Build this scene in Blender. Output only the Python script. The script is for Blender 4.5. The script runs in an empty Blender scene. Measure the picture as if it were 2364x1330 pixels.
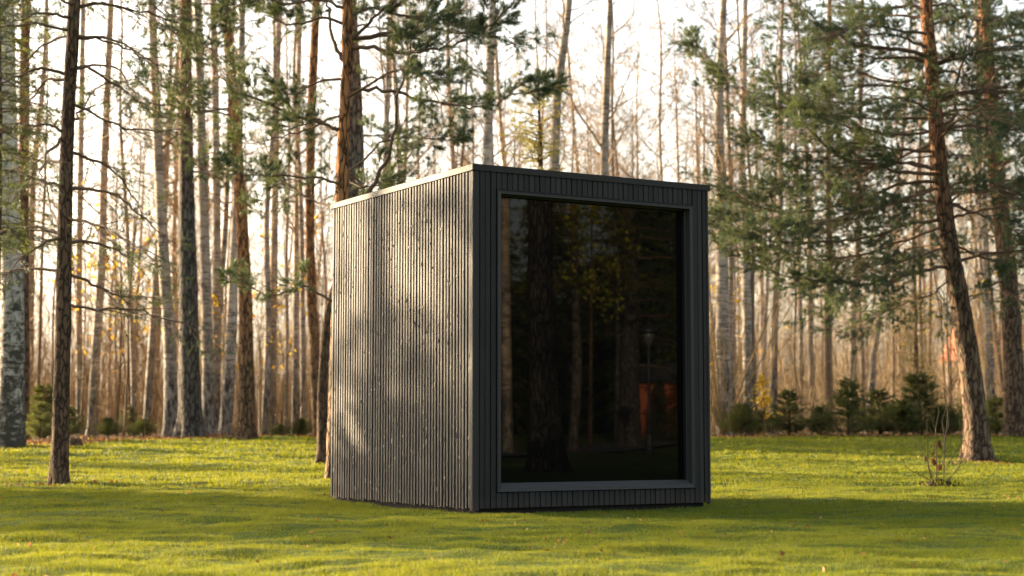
import bpy, math, random
import numpy as np
from mathutils import Vector, noise as mnoise

# ------------------------------------------------------------------ camera, sky, sun, exposure
scene = bpy.context.scene
F_PX, W_PX, H_PX = 3826.0, 2364.0, 1330.0
CAM_H, HORIZON = 0.65, 990.0
PITCH = math.atan((HORIZON - H_PX / 2) / F_PX)
cam_d = bpy.data.cameras.new('camera')
cam = bpy.data.objects.new('camera', cam_d)
scene.collection.objects.link(cam)
scene.camera = cam
cam.location = (0, 0, CAM_H)
cam.rotation_euler = (math.pi / 2 + PITCH, 0, 0)
cam_d.sensor_width = 36.0
cam_d.lens = 36.0 * F_PX / W_PX
cam_d.clip_start, cam_d.clip_end = 0.1, 2000
cam_d.dof.use_dof = True
cam_d.dof.focus_distance = 12.3
cam_d.dof.aperture_fstop = 2.5

SUN_EL, SUN_AZ = math.radians(11.5), math.radians(29)      # azimuth measured from -X towards +Y
SUN_DIR = Vector((-math.cos(SUN_AZ) * math.cos(SUN_EL), math.sin(SUN_AZ) * math.cos(SUN_EL), math.sin(SUN_EL)))
world = bpy.data.worlds.new('World')
scene.world = world
world.use_nodes = True
wn = world.node_tree.nodes
bg = wn['Background']
sky = wn.new('ShaderNodeTexSky')
sky.sky_type = 'NISHITA'
sky.sun_disc = False
sky.sun_elevation = SUN_EL
sky.sun_rotation = math.atan2(SUN_DIR.x, SUN_DIR.y)
sky.dust_density = 6.0
sky.air_density = 1.0
sky.ozone_density = 0.0
hs = wn.new('ShaderNodeHueSaturation')
hs.inputs['Saturation'].default_value = 0.62
world.node_tree.links.new(sky.outputs[0], hs.inputs['Color'])
world.node_tree.links.new(hs.outputs[0], bg.inputs[0])
bg.inputs[1].default_value = 0.13
sun_d = bpy.data.lights.new('sun', 'SUN')
sun_d.energy = 5.0
sun_d.angle = math.radians(0.6)
sun_d.color = (1.0, 0.76, 0.47)
sun = bpy.data.objects.new('sun', sun_d)
scene.collection.objects.link(sun)
sun.rotation_euler = SUN_DIR.to_track_quat('Z', 'Y').to_euler()
sun.location = SUN_DIR * 60
vs = scene.view_settings
vs.view_transform = 'Standard'
vs.look = 'None'
vs.exposure = 2.6
vs.gamma = 1.0
scene.cycles.max_bounces = 6
scene.cycles.transparent_max_bounces = 4
scene.cycles.caustics_reflective = False
scene.cycles.caustics_refractive = False
scene.cycles.use_denoising = True

rng = np.random.default_rng(11)
random.seed(11)
COL = scene.collection


# ------------------------------------------------------------------ helpers
def px(x, y, d):
    """The point on the line of sight through photo pixel (x, y) at ground distance d."""
    a, b = (x - W_PX / 2) / F_PX, (H_PX / 2 - y) / F_PX
    c, s = math.cos(PITCH), math.sin(PITCH)
    v = np.array([a, c - b * s, s + b * c])
    return np.array([0, 0, CAM_H]) + v * (d / v[1])


def terr(x, y):
    x = np.asarray(x, float)
    y = np.asarray(y, float)
    t = np.clip(y - 14, 0, None)
    z = np.where(t < 18, 0.0013 * t * t, 0.421 + 0.15 * (1 - np.exp(-(t - 18) * 0.0468 / 0.15)))
    s = np.clip((x - 30) / 25, 0, 1)
    return z + 0.45 * s * s * (3 - 2 * s)


def ground_px(x, y):
    """Where the line of sight through a pixel meets the ground."""
    lo, hi = 5.0, 60.0
    for d in np.linspace(5, 60, 600):
        p = px(x, y, d)
        if p[2] < terr(p[0], p[1]):
            return np.array([p[0], p[1], float(terr(p[0], p[1]))])
    return np.array([*px(x, y, 45)[:2], float(terr(*px(x, y, 45)[:2]))])


_tab = rng.random((256, 256))


def vnoise(x, y):
    xi, yi = np.floor(x).astype(int), np.floor(y).astype(int)
    fx, fy = x - xi, y - yi
    fx, fy = fx * fx * (3 - 2 * fx), fy * fy * (3 - 2 * fy)
    a, b = _tab[xi % 256, yi % 256], _tab[(xi + 1) % 256, yi % 256]
    c, e = _tab[xi % 256, (yi + 1) % 256], _tab[(xi + 1) % 256, (yi + 1) % 256]
    return (a * (1 - fx) + b * fx) * (1 - fy) + (c * (1 - fx) + e * fx) * fy - 0.5


def norm(v):
    return v / np.maximum(np.linalg.norm(v, axis=-1, keepdims=True), 1e-9)


def link(o, parent=None):
    COL.objects.link(o)
    if parent is not None:
        o.parent = parent
    return o


class MB:
    """Collects polygons, then links them as ONE mesh object."""

    def __init__(self):
        self.V, self.Q, self.T, self.A, self.n = [], [], [], [], 0

    def add(self, V, quads=None, tris=None, tone=None):
        V = np.asarray(V, float).reshape(-1, 3)
        if quads is not None and len(quads):
            self.Q.append(np.asarray(quads).reshape(-1, 4) + self.n)
        if tris is not None and len(tris):
            self.T.append(np.asarray(tris).reshape(-1, 3) + self.n)
        self.V.append(V)
        self.A.append(np.full(len(V), 0.5) if tone is None else np.asarray(tone, float).ravel())
        self.n += len(V)

    def tubes(self, P, R, k=5, cap=False):
        P, R = np.asarray(P, float), np.asarray(R, float)
        if P.ndim == 2:
            P, R = P[None], R[None]
        B, n, _ = P.shape
        T = np.empty_like(P)
        T[:, 1:-1] = P[:, 2:] - P[:, :-2]
        T[:, 0], T[:, -1] = P[:, 1] - P[:, 0], P[:, -1] - P[:, -2]
        T = norm(T)
        ov = norm(P[:, -1] - P[:, 0])
        ref = np.where(np.abs(ov[:, 2:3]) > 0.7, np.array([[1.0, 0, 0]]), np.array([[0, 0, 1.0]]))[:, None, :]
        N1 = norm(ref - (ref * T).sum(-1, keepdims=True) * T)
        N2 = np.cross(T, N1)
        a = np.arange(k) * 2 * math.pi / k
        V = P[:, :, None] + R[:, :, None, None] * (np.cos(a)[:, None] * N1[:, :, None] + np.sin(a)[:, None] * N2[:, :, None])
        i = np.arange(n - 1)[:, None] * k
        j = np.arange(k)[None]
        q = np.stack([i + j, i + (j + 1) % k, i + k + (j + 1) % k, i + k + j], -1).reshape(-1, 4)
        q = (q[None] + (np.arange(B) * n * k)[:, None, None]).reshape(-1, 4)
        self.add(V, q)
        if cap:
            for b in range(B):
                c = P[b, -1]
                ring = V[b, -1]
                self.add(np.vstack([ring, c]), tris=[(m, (m + 1) % k, k) for m in range(k)])

    def box(self, a, b, M=None):
        (x0, y0, z0), (x1, y1, z1) = a, b
        V = np.array([(x0, y0, z0), (x1, y0, z0), (x1, y1, z0), (x0, y1, z0), (x0, y0, z1), (x1, y0, z1), (x1, y1, z1), (x0, y1, z1)], float)
        if M is not None:
            V = M(V)
        self.add(V, [(0, 3, 2, 1), (4, 5, 6, 7), (0, 1, 5, 4), (1, 2, 6, 5), (2, 3, 7, 6), (3, 0, 4, 7)])

    def lathe(self, prof, k=16, c=(0, 0, 0)):
        prof = np.asarray(prof, float)
        a = np.arange(k) * 2 * math.pi / k
        V = np.stack([prof[:, :1] * np.cos(a), prof[:, :1] * np.sin(a), np.repeat(prof[:, 1:2], k, 1)], -1) + np.array(c)
        n = len(prof)
        i = np.arange(n - 1)[:, None] * k
        j = np.arange(k)[None]
        q = np.stack([i + j, i + (j + 1) % k, i + k + (j + 1) % k, i + k + j], -1).reshape(-1, 4)
        self.add(V, q)

    def needles(self, base, dirn, length, M=34, ln=0.055, w=0.0035, spread=0.85, tone=None, t0=0.1):
        """Needle shoots: M thin needles round each shoot."""
        base, dirn = np.asarray(base, float), norm(np.asarray(dirn, float))
        B = len(base)
        if B == 0:
            return
        length = np.broadcast_to(np.asarray(length, float), (B,))
        r = rng.normal(size=(B, 3))
        n1 = norm(np.cross(dirn, r))
        n2 = np.cross(dirn, n1)
        t = t0 + (1 - t0) * rng.random((B, M)) ** 0.8
        ph = rng.random((B, M)) * 2 * math.pi
        sp = spread * (0.55 + 0.6 * rng.random((B, M)))
        P = base[:, None] + dirn[:, None] * (t * length[:, None])[..., None]
        rad = np.cos(ph)[..., None] * n1[:, None] + np.sin(ph)[..., None] * n2[:, None]
        D = dirn[:, None] * np.cos(sp)[..., None] + rad * np.sin(sp)[..., None]
        L = ln * (0.7 + 0.6 * rng.random((B, M)))
        tip = P + D * L[..., None]
        side = norm(np.cross(D, rng.normal(size=(B, M, 3)))) * (w / 2)
        V = np.stack([P - side, P + side, tip], 2).reshape(-1, 3)
        tn = rng.random(B) if tone is None else np.asarray(tone)
        tn = np.repeat(tn[:, None] * 0.75 + 0.25 * rng.random((B, M)), 3, 1) if False else np.repeat((tn[:, None] * 0.75 + 0.25 * rng.random((B, M))).reshape(-1), 3)
        self.add(V, tris=np.arange(len(V)).reshape(-1, 3), tone=tn)

    def leaves(self, P, size, tone=None):
        P = np.asarray(P, float)
        B = len(P)
        a = norm(rng.normal(size=(B, 3)))
        b = norm(np.cross(a, rng.normal(size=(B, 3))))
        c = np.cross(a, b)
        s = np.broadcast_to(size, (B,))[:, None] * (0.7 + 0.6 * rng.random((B, 1)))
        V = np.stack([P - a * s, P + b * s * 0.62 + c * s * 0.12, P + a * s, P - b * s * 0.62 + c * s * 0.12], 1).reshape(-1, 3)
        tn = np.repeat(rng.random(B) if tone is None else tone, 4)
        self.add(V, quads=np.arange(len(V)).reshape(-1, 4), tone=tn)

    def build(self, name, mat, parent=None, smooth=False, origin=None, kind=None):
        V = np.concatenate(self.V)
        if origin is not None:
            V = V - np.asarray(origin, float)
        Q = np.concatenate(self.Q) if self.Q else np.zeros((0, 4), int)
        T = np.concatenate(self.T) if self.T else np.zeros((0, 3), int)
        me = bpy.data.meshes.new(name)
        me.vertices.add(len(V))
        me.vertices.foreach_set('co', V.astype(np.float32).ravel())
        me.loops.add(Q.size + T.size)
        me.loops.foreach_set('vertex_index', np.concatenate([Q.ravel(), T.ravel()]).astype(np.int32))
        me.polygons.add(len(Q) + len(T))
        st = np.concatenate([np.arange(len(Q)) * 4, Q.size + np.arange(len(T)) * 3]).astype(np.int32)
        me.polygons.foreach_set('loop_start', st)
        me.polygons.foreach_set('use_smooth', np.full(len(st), bool(smooth)))
        at = me.attributes.new('tone', 'FLOAT', 'POINT')
        at.data.foreach_set('value', np.concatenate(self.A).astype(np.float32))
        me.update(calc_edges=True)
        me.materials.append(mat)
        o = bpy.data.objects.new(name, me)
        if kind:
            o['kind'] = kind
        return link(o, parent)


def tag(o, label=None, cat=None, group=None, kind=None):
    for k, v in (('label', label), ('category', cat), ('group', group), ('kind', kind)):
        if v:
            o[k] = v
    return o


def thing(name, label, cat, loc=(0, 0, 0), rz=0, group=None):
    o = bpy.data.objects.new(name, None)
    o.location = tuple(float(v) for v in loc)
    o.rotation_euler = (0, 0, rz)
    o.empty_display_size = 0.2
    link(o)
    return tag(o, label, cat, group)


def copy_tree(root, loc, rot=(0, 0, 0), scale=1.0, label=None, group=None, cat=None):
    r = root.copy()
    COL.objects.link(r)
    r.location, r.rotation_euler, r.scale = tuple(float(v) for v in loc), rot, ((scale,) * 3 if isinstance(scale, (int, float)) else scale)
    for ch in root.children:
        c = ch.copy()
        COL.objects.link(c)
        c.parent = r
        for g in ch.children:
            e = g.copy()
            COL.objects.link(e)
            e.parent = c
    return tag(r, label, cat, group)


# ------------------------------------------------------------------ materials
class NT:
    def __init__(self, name):
        self.m = bpy.data.materials.new(name)
        self.m.use_nodes = True
        self.t = self.m.node_tree
        self.b = self.t.nodes['Principled BSDF']
        self.out = self.t.nodes['Material Output']
        self.co = self.t.nodes.new('ShaderNodeTexCoord')

    def n(self, typ, **kw):
        o = self.t.nodes.new(typ)
        for k, v in kw.items():
            setattr(o, k, v)
        return o

    def L(self, a, b):
        self.t.links.new(a, b)

    def mapped(self, scale=(1, 1, 1), kind='Object'):
        m = self.n('ShaderNodeMapping')
        m.inputs['Scale'].default_value = scale
        self.L(self.co.outputs[kind], m.inputs[0])
        return m.outputs[0]

    def noise(self, scale, detail=4, rough=0.6, vec=None, dist=0.0):
        o = self.n('ShaderNodeTexNoise')
        o.inputs['Scale'].default_value = scale
        o.inputs['Detail'].default_value = detail
        o.inputs['Roughness'].default_value = rough
        o.inputs['Distortion'].default_value = dist
        self.L(vec if vec is not None else self.co.outputs['Object'], o.inputs['Vector'])
        return o.outputs['Fac']

    def voro(self, scale, vec=None, feature='F1', out='Distance'):
        o = self.n('ShaderNodeTexVoronoi', feature=feature)
        o.inputs['Scale'].default_value = scale
        self.L(vec if vec is not None else self.co.outputs['Object'], o.inputs['Vector'])
        return o.outputs[out]

    def ramp(self, fac, stops):
        o = self.n('ShaderNodeValToRGB')
        e = o.color_ramp.elements
        while len(e) < len(stops):
            e.new(0.5)
        for q, (p, c) in zip(e, stops):
            q.position = p
            q.color = (*c, 1) if not isinstance(c, (int, float)) else (c, c, c, 1)
        self.L(fac, o.inputs[0])
        return o.outputs[0]

    def mix(self, fac, a, b, mode='MIX'):
        o = self.n('ShaderNodeMix', data_type='RGBA', blend_type=mode)
        if isinstance(fac, (int, float)):
            o.inputs[0].default_value = fac
        else:
            self.L(fac, o.inputs[0])
        for s, i in ((a, 6), (b, 7)):
            if isinstance(s, tuple):
                o.inputs[i].default_value = (*s, 1)
            else:
                self.L(s, o.inputs[i])
        return o.outputs[2]

    def math(self, op, a, b=0.0, c=None):
        o = self.n('ShaderNodeMath', operation=op)
        for i, s in enumerate((a, b) if c is None else (a, b, c)):
            if isinstance(s, (int, float)):
                o.inputs[i].default_value = s
            else:
                self.L(s, o.inputs[i])
        return o.outputs[0]

    def attr(self, name='tone'):
        o = self.n('ShaderNodeAttribute', attribute_name=name)
        return o.outputs['Fac']

    def rand(self):
        return self.n('ShaderNodeObjectInfo').outputs['Random']

    def z(self):
        s = self.n('ShaderNodeSeparateXYZ')
        self.L(self.co.outputs['Object'], s.inputs[0])
        return s.outputs[2]

    def bump(self, h, strength=0.5, dist=0.01, normal=None):
        o = self.n('ShaderNodeBump')
        o.inputs['Strength'].default_value = strength
        o.inputs['Distance'].default_value = dist
        self.L(h, o.inputs['Height'])
        if normal is not None:
            self.L(normal, o.inputs['Normal'])
        return o.outputs[0]

    def done(self, col=None, rough=0.8, spec=0.3, normal=None, transl=None, trans_fac=0.4):
        b = self.b
        if col is not None:
            if isinstance(col, tuple):
                b.inputs['Base Color'].default_value = (*col, 1)
            else:
                self.L(col, b.inputs['Base Color'])
        if isinstance(rough, (int, float)):
            b.inputs['Roughness'].default_value = rough
        else:
            self.L(rough, b.inputs['Roughness'])
        b.inputs['Specular IOR Level'].default_value = spec
        if normal is not None:
            self.L(normal, b.inputs['Normal'])
        if transl is not None:
            tr = self.n('ShaderNodeBsdfTranslucent')
            if isinstance(transl, tuple):
                tr.inputs[0].default_value = (*transl, 1)
            else:
                self.L(transl, tr.inputs[0])
            mx = self.n('ShaderNodeMixShader')
            mx.inputs[0].default_value = trans_fac
            self.L(b.outputs[0], mx.inputs[1])
            self.L(tr.outputs[0], mx.inputs[2])
            self.L(mx.outputs[0], self.out.inputs[0])
        return self.m


M = {}

# painted dark timber
m = NT('charcoal_timber')
g = m.noise(9, 6, 0.65, m.mapped((6, 6, 0.35)))
g2 = m.noise(60, 4, 0.6, m.mapped((3, 3, 0.12)))
tn = m.attr()
base = m.mix(tn, (0.0145, 0.0148, 0.0151), (0.030, 0.0304, 0.0306))
base = m.mix(m.ramp(g, [(0.35, 0.0), (0.75, 1.0)]), base, (0.031, 0.030, 0.0285))
low = m.ramp(m.math('ADD', m.z(), m.math('MULTIPLY', m.noise(14, 4), 0.16)), [(0.06, 1.0), (0.2, 0.0)])
base = m.mix(m.math('MULTIPLY', low, 0.55), base, (0.05, 0.04, 0.032))
base = m.mix(m.ramp(tn, [(0.9, 0.0), (0.98, 1.0)]), base, (0.14, 0.128, 0.112))  # pale knots: glints of the glossy paint put into the colour
nb = m.bump(g2, 0.55, 0.005)
nb = m.bump(g, 0.4, 0.006, nb)
M['timber'] = m.done(base, m.ramp(g, [(0.3, 0.42), (0.8, 0.65)]), 0.07, nb)

m = NT('charcoal_metal')
g = m.noise(3, 3)
M['trim'] = m.done(m.mix(g, (0.022, 0.0215, 0.021), (0.030, 0.029, 0.027)), 0.5, 0.06, m.bump(m.noise(40, 3), 0.06, 0.003))
m = NT('window_reveal_lit')
M['frame'] = m.done(m.mix(m.noise(12, 3), (0.034, 0.034, 0.034), (0.042, 0.042, 0.0415)), 0.42, 0.35)  # paler than the frame: sky light on the reveal painted in
m = NT('window_frame_dark')
M['framed'] = m.done(m.mix(m.noise(12, 3), (0.014, 0.0142, 0.0145), (0.02, 0.02, 0.02)), 0.45, 0.3)
m = NT('sash_black')
M['sash'] = m.done((0.012, 0.012, 0.013), 0.45, 0.4)
m = NT('shadow_base')
M['base'] = m.done(m.mix(m.noise(20, 3), (0.012, 0.012, 0.012), (0.022, 0.02, 0.018)), 0.9, 0.1)
m = NT('tinted_glass')
m.b.inputs['IOR'].default_value = 1.52
M['glass'] = m.done((0.0015, 0.0016, 0.0018), 0.012, 0.19)
m = NT('roof_felt')
M['roof'] = m.done(m.mix(m.noise(30, 4), (0.03, 0.03, 0.03), (0.05, 0.05, 0.05)), 0.9, 0.2)

# lawn
def lawn_colour(m, dark=1.0):
    a = m.noise(0.9, 4, 0.6)
    b = m.noise(6.5, 5, 0.65)
    c = m.mix(m.ramp(a, [(0.32, 0.0), (0.68, 1.0)]), (0.044 * dark, 0.093 * dark, 0.008 * dark), (0.100 * dark, 0.126 * dark, 0.009 * dark))
    c = m.mix(m.ramp(b, [(0.55, 0.0), (0.8, 0.7)]), c, (0.15 * dark, 0.140 * dark, 0.03 * dark))
    c = m.mix(m.ramp(m.noise(24, 4, 0.7), [(0.42, 0.0), (0.62, 0.75)]), c, m.mix(0.55, c, (0.03 * dark, 0.055 * dark, 0.008 * dark)))
    return c


m = NT('lawn_ground')
c = lawn_colour(m, 0.75)
c = m.mix(m.ramp(m.noise(30, 4), [(0.5, 0.0), (0.75, 0.55)]), c, (0.06, 0.05, 0.018))
M['lawn'] = m.done(c, 0.95, 0.1, m.bump(m.noise(45, 5, 0.7), 0.9, 0.03))
m = NT('grass_blade')
c = lawn_colour(m)
c = m.mix(m.attr(), c, m.mix(0.5, c, (0.21, 0.21, 0.03)))
M['grass'] = m.done(c, 0.6, 0.2, None, m.mix(0.5, c, (0.335, 0.315, 0.006)), 0.42)
m = NT('forest_floor')
c = m.ramp(m.noise(2.2, 6, 0.7), [(0.3, (0.05, 0.032, 0.016)), (0.5, (0.11, 0.068, 0.035)), (0.7, (0.17, 0.1, 0.05))])
c = m.mix(m.ramp(m.noise(0.35, 4), [(0.5, 0.0), (0.7, 0.7)]), c, (0.06, 0.062, 0.018))
M['floor'] = m.done(c, 0.95, 0.1, m.bump(m.noise(12, 6, 0.7), 1.0, 0.08))
m = NT('fallen_leaf')
c = m.ramp(m.attr(), [(0.0, (0.07, 0.03, 0.015)), (0.35, (0.2, 0.07, 0.02)), (0.65, (0.32, 0.15, 0.05)), (0.85, (0.33, 0.22, 0.09)), (1.0, (0.36, 0.26, 0.04))])
M['leaf'] = m.done(c, 0.75, 0.2, None, c, 0.25)
m = NT('yellow_leaf')
c = m.ramp(m.attr(), [(0.0, (0.35, 0.17, 0.02)), (0.5, (0.52, 0.32, 0.02)), (1.0, (0.55, 0.42, 0.05))])
M['yleaf'] = m.done(c, 0.7, 0.2, None, c, 0.5)
m = NT('park_leaf')
c = m.ramp(m.attr(), [(0.0, (0.10, 0.13, 0.02)), (0.6, (0.26, 0.27, 0.03)), (1.0, (0.42, 0.36, 0.04))])
M['pleaf'] = m.done(c, 0.7, 0.2, None, c, 0.45)
m = NT('path_asphalt')
M['path'] = m.done(m.mix(m.noise(60, 3), (0.05, 0.05, 0.052), (0.085, 0.083, 0.08)), 0.9, 0.2)


def bark(name, low, mid, high, z0, z1, vs_=(9, 9, 2.2), depth=0.03, crack=(0.02, 0.014, 0.01)):
    m = NT(name)
    v = m.mapped(vs_)
    wob = m.noise(2.5, 3)
    ad = m.n('ShaderNodeVectorMath', operation='ADD')
    sc = m.n('ShaderNodeVectorMath', operation='SCALE')
    nn = m.n('ShaderNodeTexNoise')
    nn.inputs['Scale'].default_value = 2.0
    m.L(v, nn.inputs['Vector'])
    m.L(nn.outputs['Color'], sc.inputs[0])
    sc.inputs['Scale'].default_value = 0.9
    m.L(v, ad.inputs[0])
    m.L(sc.outputs[0], ad.inputs[1])
    vd = m.voro(1.6, ad.outputs[0], 'DISTANCE_TO_EDGE')
    plate = m.ramp(vd, [(0.0, 0.0), (0.16, 1.0)])
    hz = m.math('ADD', m.z(), m.math('MULTIPLY', m.math('SUBTRACT', m.noise(1.2, 3), 0.5), 1.8))
    fac = m.n('ShaderNodeMapRange')
    fac.inputs[1].default_value, fac.inputs[2].default_value = z0, z1
    m.L(hz, fac.inputs[0])
    c = m.mix(m.noise(7, 5, 0.7), low, mid)
    c = m.mix(fac.outputs[0], c, m.mix(m.noise(10, 4), high, tuple(q * 0.62 for q in high)))
    c = m.mix(plate, crack, c)
    lich = m.ramp(m.noise(4.5, 5, 0.7), [(0.58, 0.0), (0.7, 0.5)])
    c = m.mix(lich, c, (0.12, 0.13, 0.08))
    nb = m.bump(m.math('ADD', plate, m.math('MULTIPLY', m.noise(22, 4), 0.6)), 0.9, depth)
    M[name] = m.done(c, 0.9, 0.15, nb)


bark('pine_bark', (0.085, 0.058, 0.04), (0.165, 0.108, 0.07), (0.34, 0.15, 0.065), 3.2, 6.5)
bark('pine_bark_orange', (0.13, 0.085, 0.05), (0.22, 0.13, 0.07), (0.40, 0.185, 0.075), 1.2, 3.6)
bark('spruce_bark', (0.075, 0.048, 0.03), (0.15, 0.092, 0.055), (0.14, 0.085, 0.05), 4, 9, (12, 12, 3.4), 0.018)
bark('grey_bark', (0.075, 0.068, 0.058), (0.145, 0.125, 0.104), (0.32, 0.16, 0.08), 4.5, 9)
bark('shaded_bark', (0.04, 0.039, 0.037), (0.08, 0.077, 0.072), (0.08, 0.07, 0.06), 5, 9)  # for the mirrored trunks, their shade painted into the bark colour

m = NT('birch_bark')
v = m.mapped((2.2, 2.2, 15))
len_ = m.ramp(m.noise(1.5, 4, 0.65, v), [(0.52, 0.0), (0.62, 1.0)])
patch = m.ramp(m.noise(1.0, 5, 0.7, m.mapped((4, 4, 2.6))), [(0.47, 0.0), (0.6, 1.0)])
hz = m.math('SUBTRACT', 1.0, m.math('DIVIDE', m.z(), 3.4))
rough_base = m.ramp(m.math('ADD', hz, m.math('MULTIPLY', m.math('SUBTRACT', m.noise(5, 4, 0.7, m.mapped((2, 2, 0.6))), 0.5), 2.2)), [(0.45, 0.0), (0.75, 1.0)])
white = m.mix(m.rand(), (0.46, 0.41, 0.355), (0.26, 0.205, 0.155))
c = m.mix(m.noise(3, 4), white, m.mix(0.3, white, (0.42, 0.3, 0.2)))
c = m.mix(m.math('MULTIPLY', len_, 0.85), c, (0.06, 0.048, 0.038))
c = m.mix(m.math('MULTIPLY', patch, 0.72), c, (0.10, 0.078, 0.058))
c = m.mix(rough_base, c, m.mix(m.ramp(m.noise(9, 5, 0.75, m.mapped((2, 2, .55))), [(0.42, 0.0), (0.56, 0.6), (0.7, 1.0)]), (0.022, 0.018, 0.015), (0.3, 0.27, 0.23)))
M['birch_bark'] = m.done(c, 0.75, 0.2, m.bump(m.math('ADD', m.math('MULTIPLY', len_, -0.5), rough_base), 0.6, 0.015))
m = NT('old_birch_bark')
n1 = m.noise(5.5, 5, 0.75, m.mapped((2, 2, .7)))
n2 = m.noise(3.0, 5, 0.7, m.mapped((1.6, 1.6, 3.4)))
hh = m.math('MULTIPLY', m.math('SUBTRACT', 2.4, m.z()), 0.035)
dk = m.ramp(m.math('ADD', m.math('MAXIMUM', n1, m.math('MULTIPLY', n2, 1.02)), hh), [(0.5, 0.0), (0.6, 1.0)])
c = m.mix(dk, m.mix(m.noise(8, 4), (0.5, 0.46, 0.4), (0.3, 0.27, 0.23)), m.mix(m.noise(16, 4), (0.02, 0.017, 0.014), (0.085, 0.075, 0.06)))
M['old_birch_bark'] = m.done(c, 0.85, 0.15, m.bump(dk, 0.8, -0.02))
m = NT('alder_bark')
c = m.mix(m.noise(6, 5, 0.7, m.mapped((2, 2, 0.7))), m.mix(m.rand(), (0.13, 0.09, 0.06), (0.26, 0.17, 0.105)), (0.08, 0.06, 0.045))
M['alder_bark'] = m.done(c, 0.85, 0.2, m.bump(m.noise(9, 4), 0.6, 0.02))
m = NT('birch_twig')
M['twig'] = m.done(m.mix(m.rand(), (0.17, 0.10, 0.045), (0.30, 0.19, 0.078)), 0.7, 0.3)  # brown twigs with golden backlight put into the colour
m = NT('thicket_twig')
M['thicket'] = m.done(m.ramp(m.attr(), [(0.0, (0.09, 0.056, 0.026)), (0.5, (0.235, 0.15, 0.064)), (1.0, (0.42, 0.29, 0.13))]), 0.75, 0.25)  # brown brush, golden backlight worked into its tones
m = NT('pine_twig')
M['ptwig'] = m.done(m.mix(m.noise(9, 4), (0.06, 0.042, 0.03), (0.16, 0.1, 0.062)), 0.85, 0.2, m.bump(m.noise(40, 3), 0.4, 0.008))
m = NT('sapling_stem')
M['stem'] = m.done(m.mix(m.noise(14, 4), (0.055, 0.036, 0.02), (0.12, 0.08, 0.04)), 0.7, 0.25)


def needle_mat(name, a, b, c3, tr, tf=0.35):
    m = NT(name)
    c = m.ramp(m.attr(), [(0.0, a), (0.6, b), (1.0, c3)])
    M[name] = m.done(c, 0.5, 0.3, None, tr, tf)


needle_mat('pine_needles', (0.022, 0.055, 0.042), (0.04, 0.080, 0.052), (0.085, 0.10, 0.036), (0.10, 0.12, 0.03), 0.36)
needle_mat('sunlit_needles', (0.07, 0.08, 0.022), (0.13, 0.13, 0.026), (0.22, 0.18, 0.03), (0.3, 0.25, 0.03), 0.45)  # lit copy of the needles: low sun painted in as yellow
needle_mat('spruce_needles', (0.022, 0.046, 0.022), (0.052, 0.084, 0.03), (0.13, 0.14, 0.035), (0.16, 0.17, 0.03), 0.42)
m = NT('soil')
M['soil'] = m.done(m.mix(m.noise(30, 5), (0.02, 0.014, 0.01), (0.06, 0.04, 0.025)), 0.95, 0.1, m.bump(m.noise(40, 4), 1, 0.02))
m = NT('lamp_iron')
M['iron'] = m.done((0.02, 0.022, 0.024), 0.4, 0.5)
m = NT('lamp_glass')
M['lglass'] = m.done((0.09, 0.09, 0.085), 0.2, 0.5)
m = NT('shed_boards')
wv = m.n('ShaderNodeTexWave', wave_type='BANDS', bands_direction='X')
wv.inputs['Scale'].default_value = 2.6
wv.inputs['Distortion'].default_value = 0.3
m.L(m.co.outputs['Object'], wv.inputs[0])
M['shed'] = m.done(m.mix(m.ramp(wv.outputs['Fac'], [(0.04, 0.0), (0.14, 1.0)]), (0.12, 0.03, 0.01), m.mix(m.noise(6, 4), (0.36, 0.09, 0.024), (0.22, 0.05, 0.016))), 0.6, 0.3)
m = NT('red_roof')
M['redroof'] = m.done((0.3, 0.09, 0.05), 0.8, 0.2)
m = NT('house_plaster')
M['plaster'] = m.done((0.17, 0.13, 0.095), 0.9, 0.2)

# ------------------------------------------------------------------ ground
def edge(x):
    """Far border of the lawn."""
    x = np.asarray(x, float)
    e = 33.6 - 2.6 / (1 + np.exp((x + 6.8) * 1.4)) + 0.02 * x
    return e + 0.25 * np.sin(x * 0.9 + 1) + 0.15 * np.sin(x * 2.3)


def bumps(x, y):
    b = 0.060 * vnoise(x / 2.3 + 7, y / 1.9) + 0.048 * vnoise(x / 0.75, y / 0.5 + 3) + 0.030 * vnoise(x / 0.27 + 5, y / 0.18) + 0.012 * vnoise(x / 0.09, y / 0.085 + 9)
    fl = 1 - 0.85 * np.exp(-(((x - 0.1) / 2.4) ** 2 + ((y - 14.9) / 2.0) ** 2) ** 2)
    return b * fl - 0.024 * np.exp(-(((x - 0.1) / 2.1) ** 2 + ((y - 14.6) / 1.9) ** 2) ** 2)


gx = np.concatenate([-np.geomspace(220, 42, 12), np.arange(-40, 40.1, 1.0), np.geomspace(42, 220, 12)])
gy = np.concatenate([-np.geomspace(120, 32, 8), np.arange(-30, 110.1, 1.0), np.geomspace(112, 320, 12)])


def grid(b, X, Y, Z):
    n, k = X.shape
    i = np.arange(n - 1)[:, None] * k
    j = np.arange(k - 1)[None]
    b.add(np.stack([X, Y, Z], -1), np.stack([i + j, i + j + 1, i + k + j + 1, i + k + j], -1).reshape(-1, 4))


X, Y = np.meshgrid(gx, gy)
b = MB()
fz = terr(X, Y) - 0.07 + 0.07 * vnoise(X / 2.1, Y / 2.1) * (Y > 36)
grid(b, X, Y, fz)
b.build('forest_floor', M['floor'], smooth=True, kind='structure')

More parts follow.
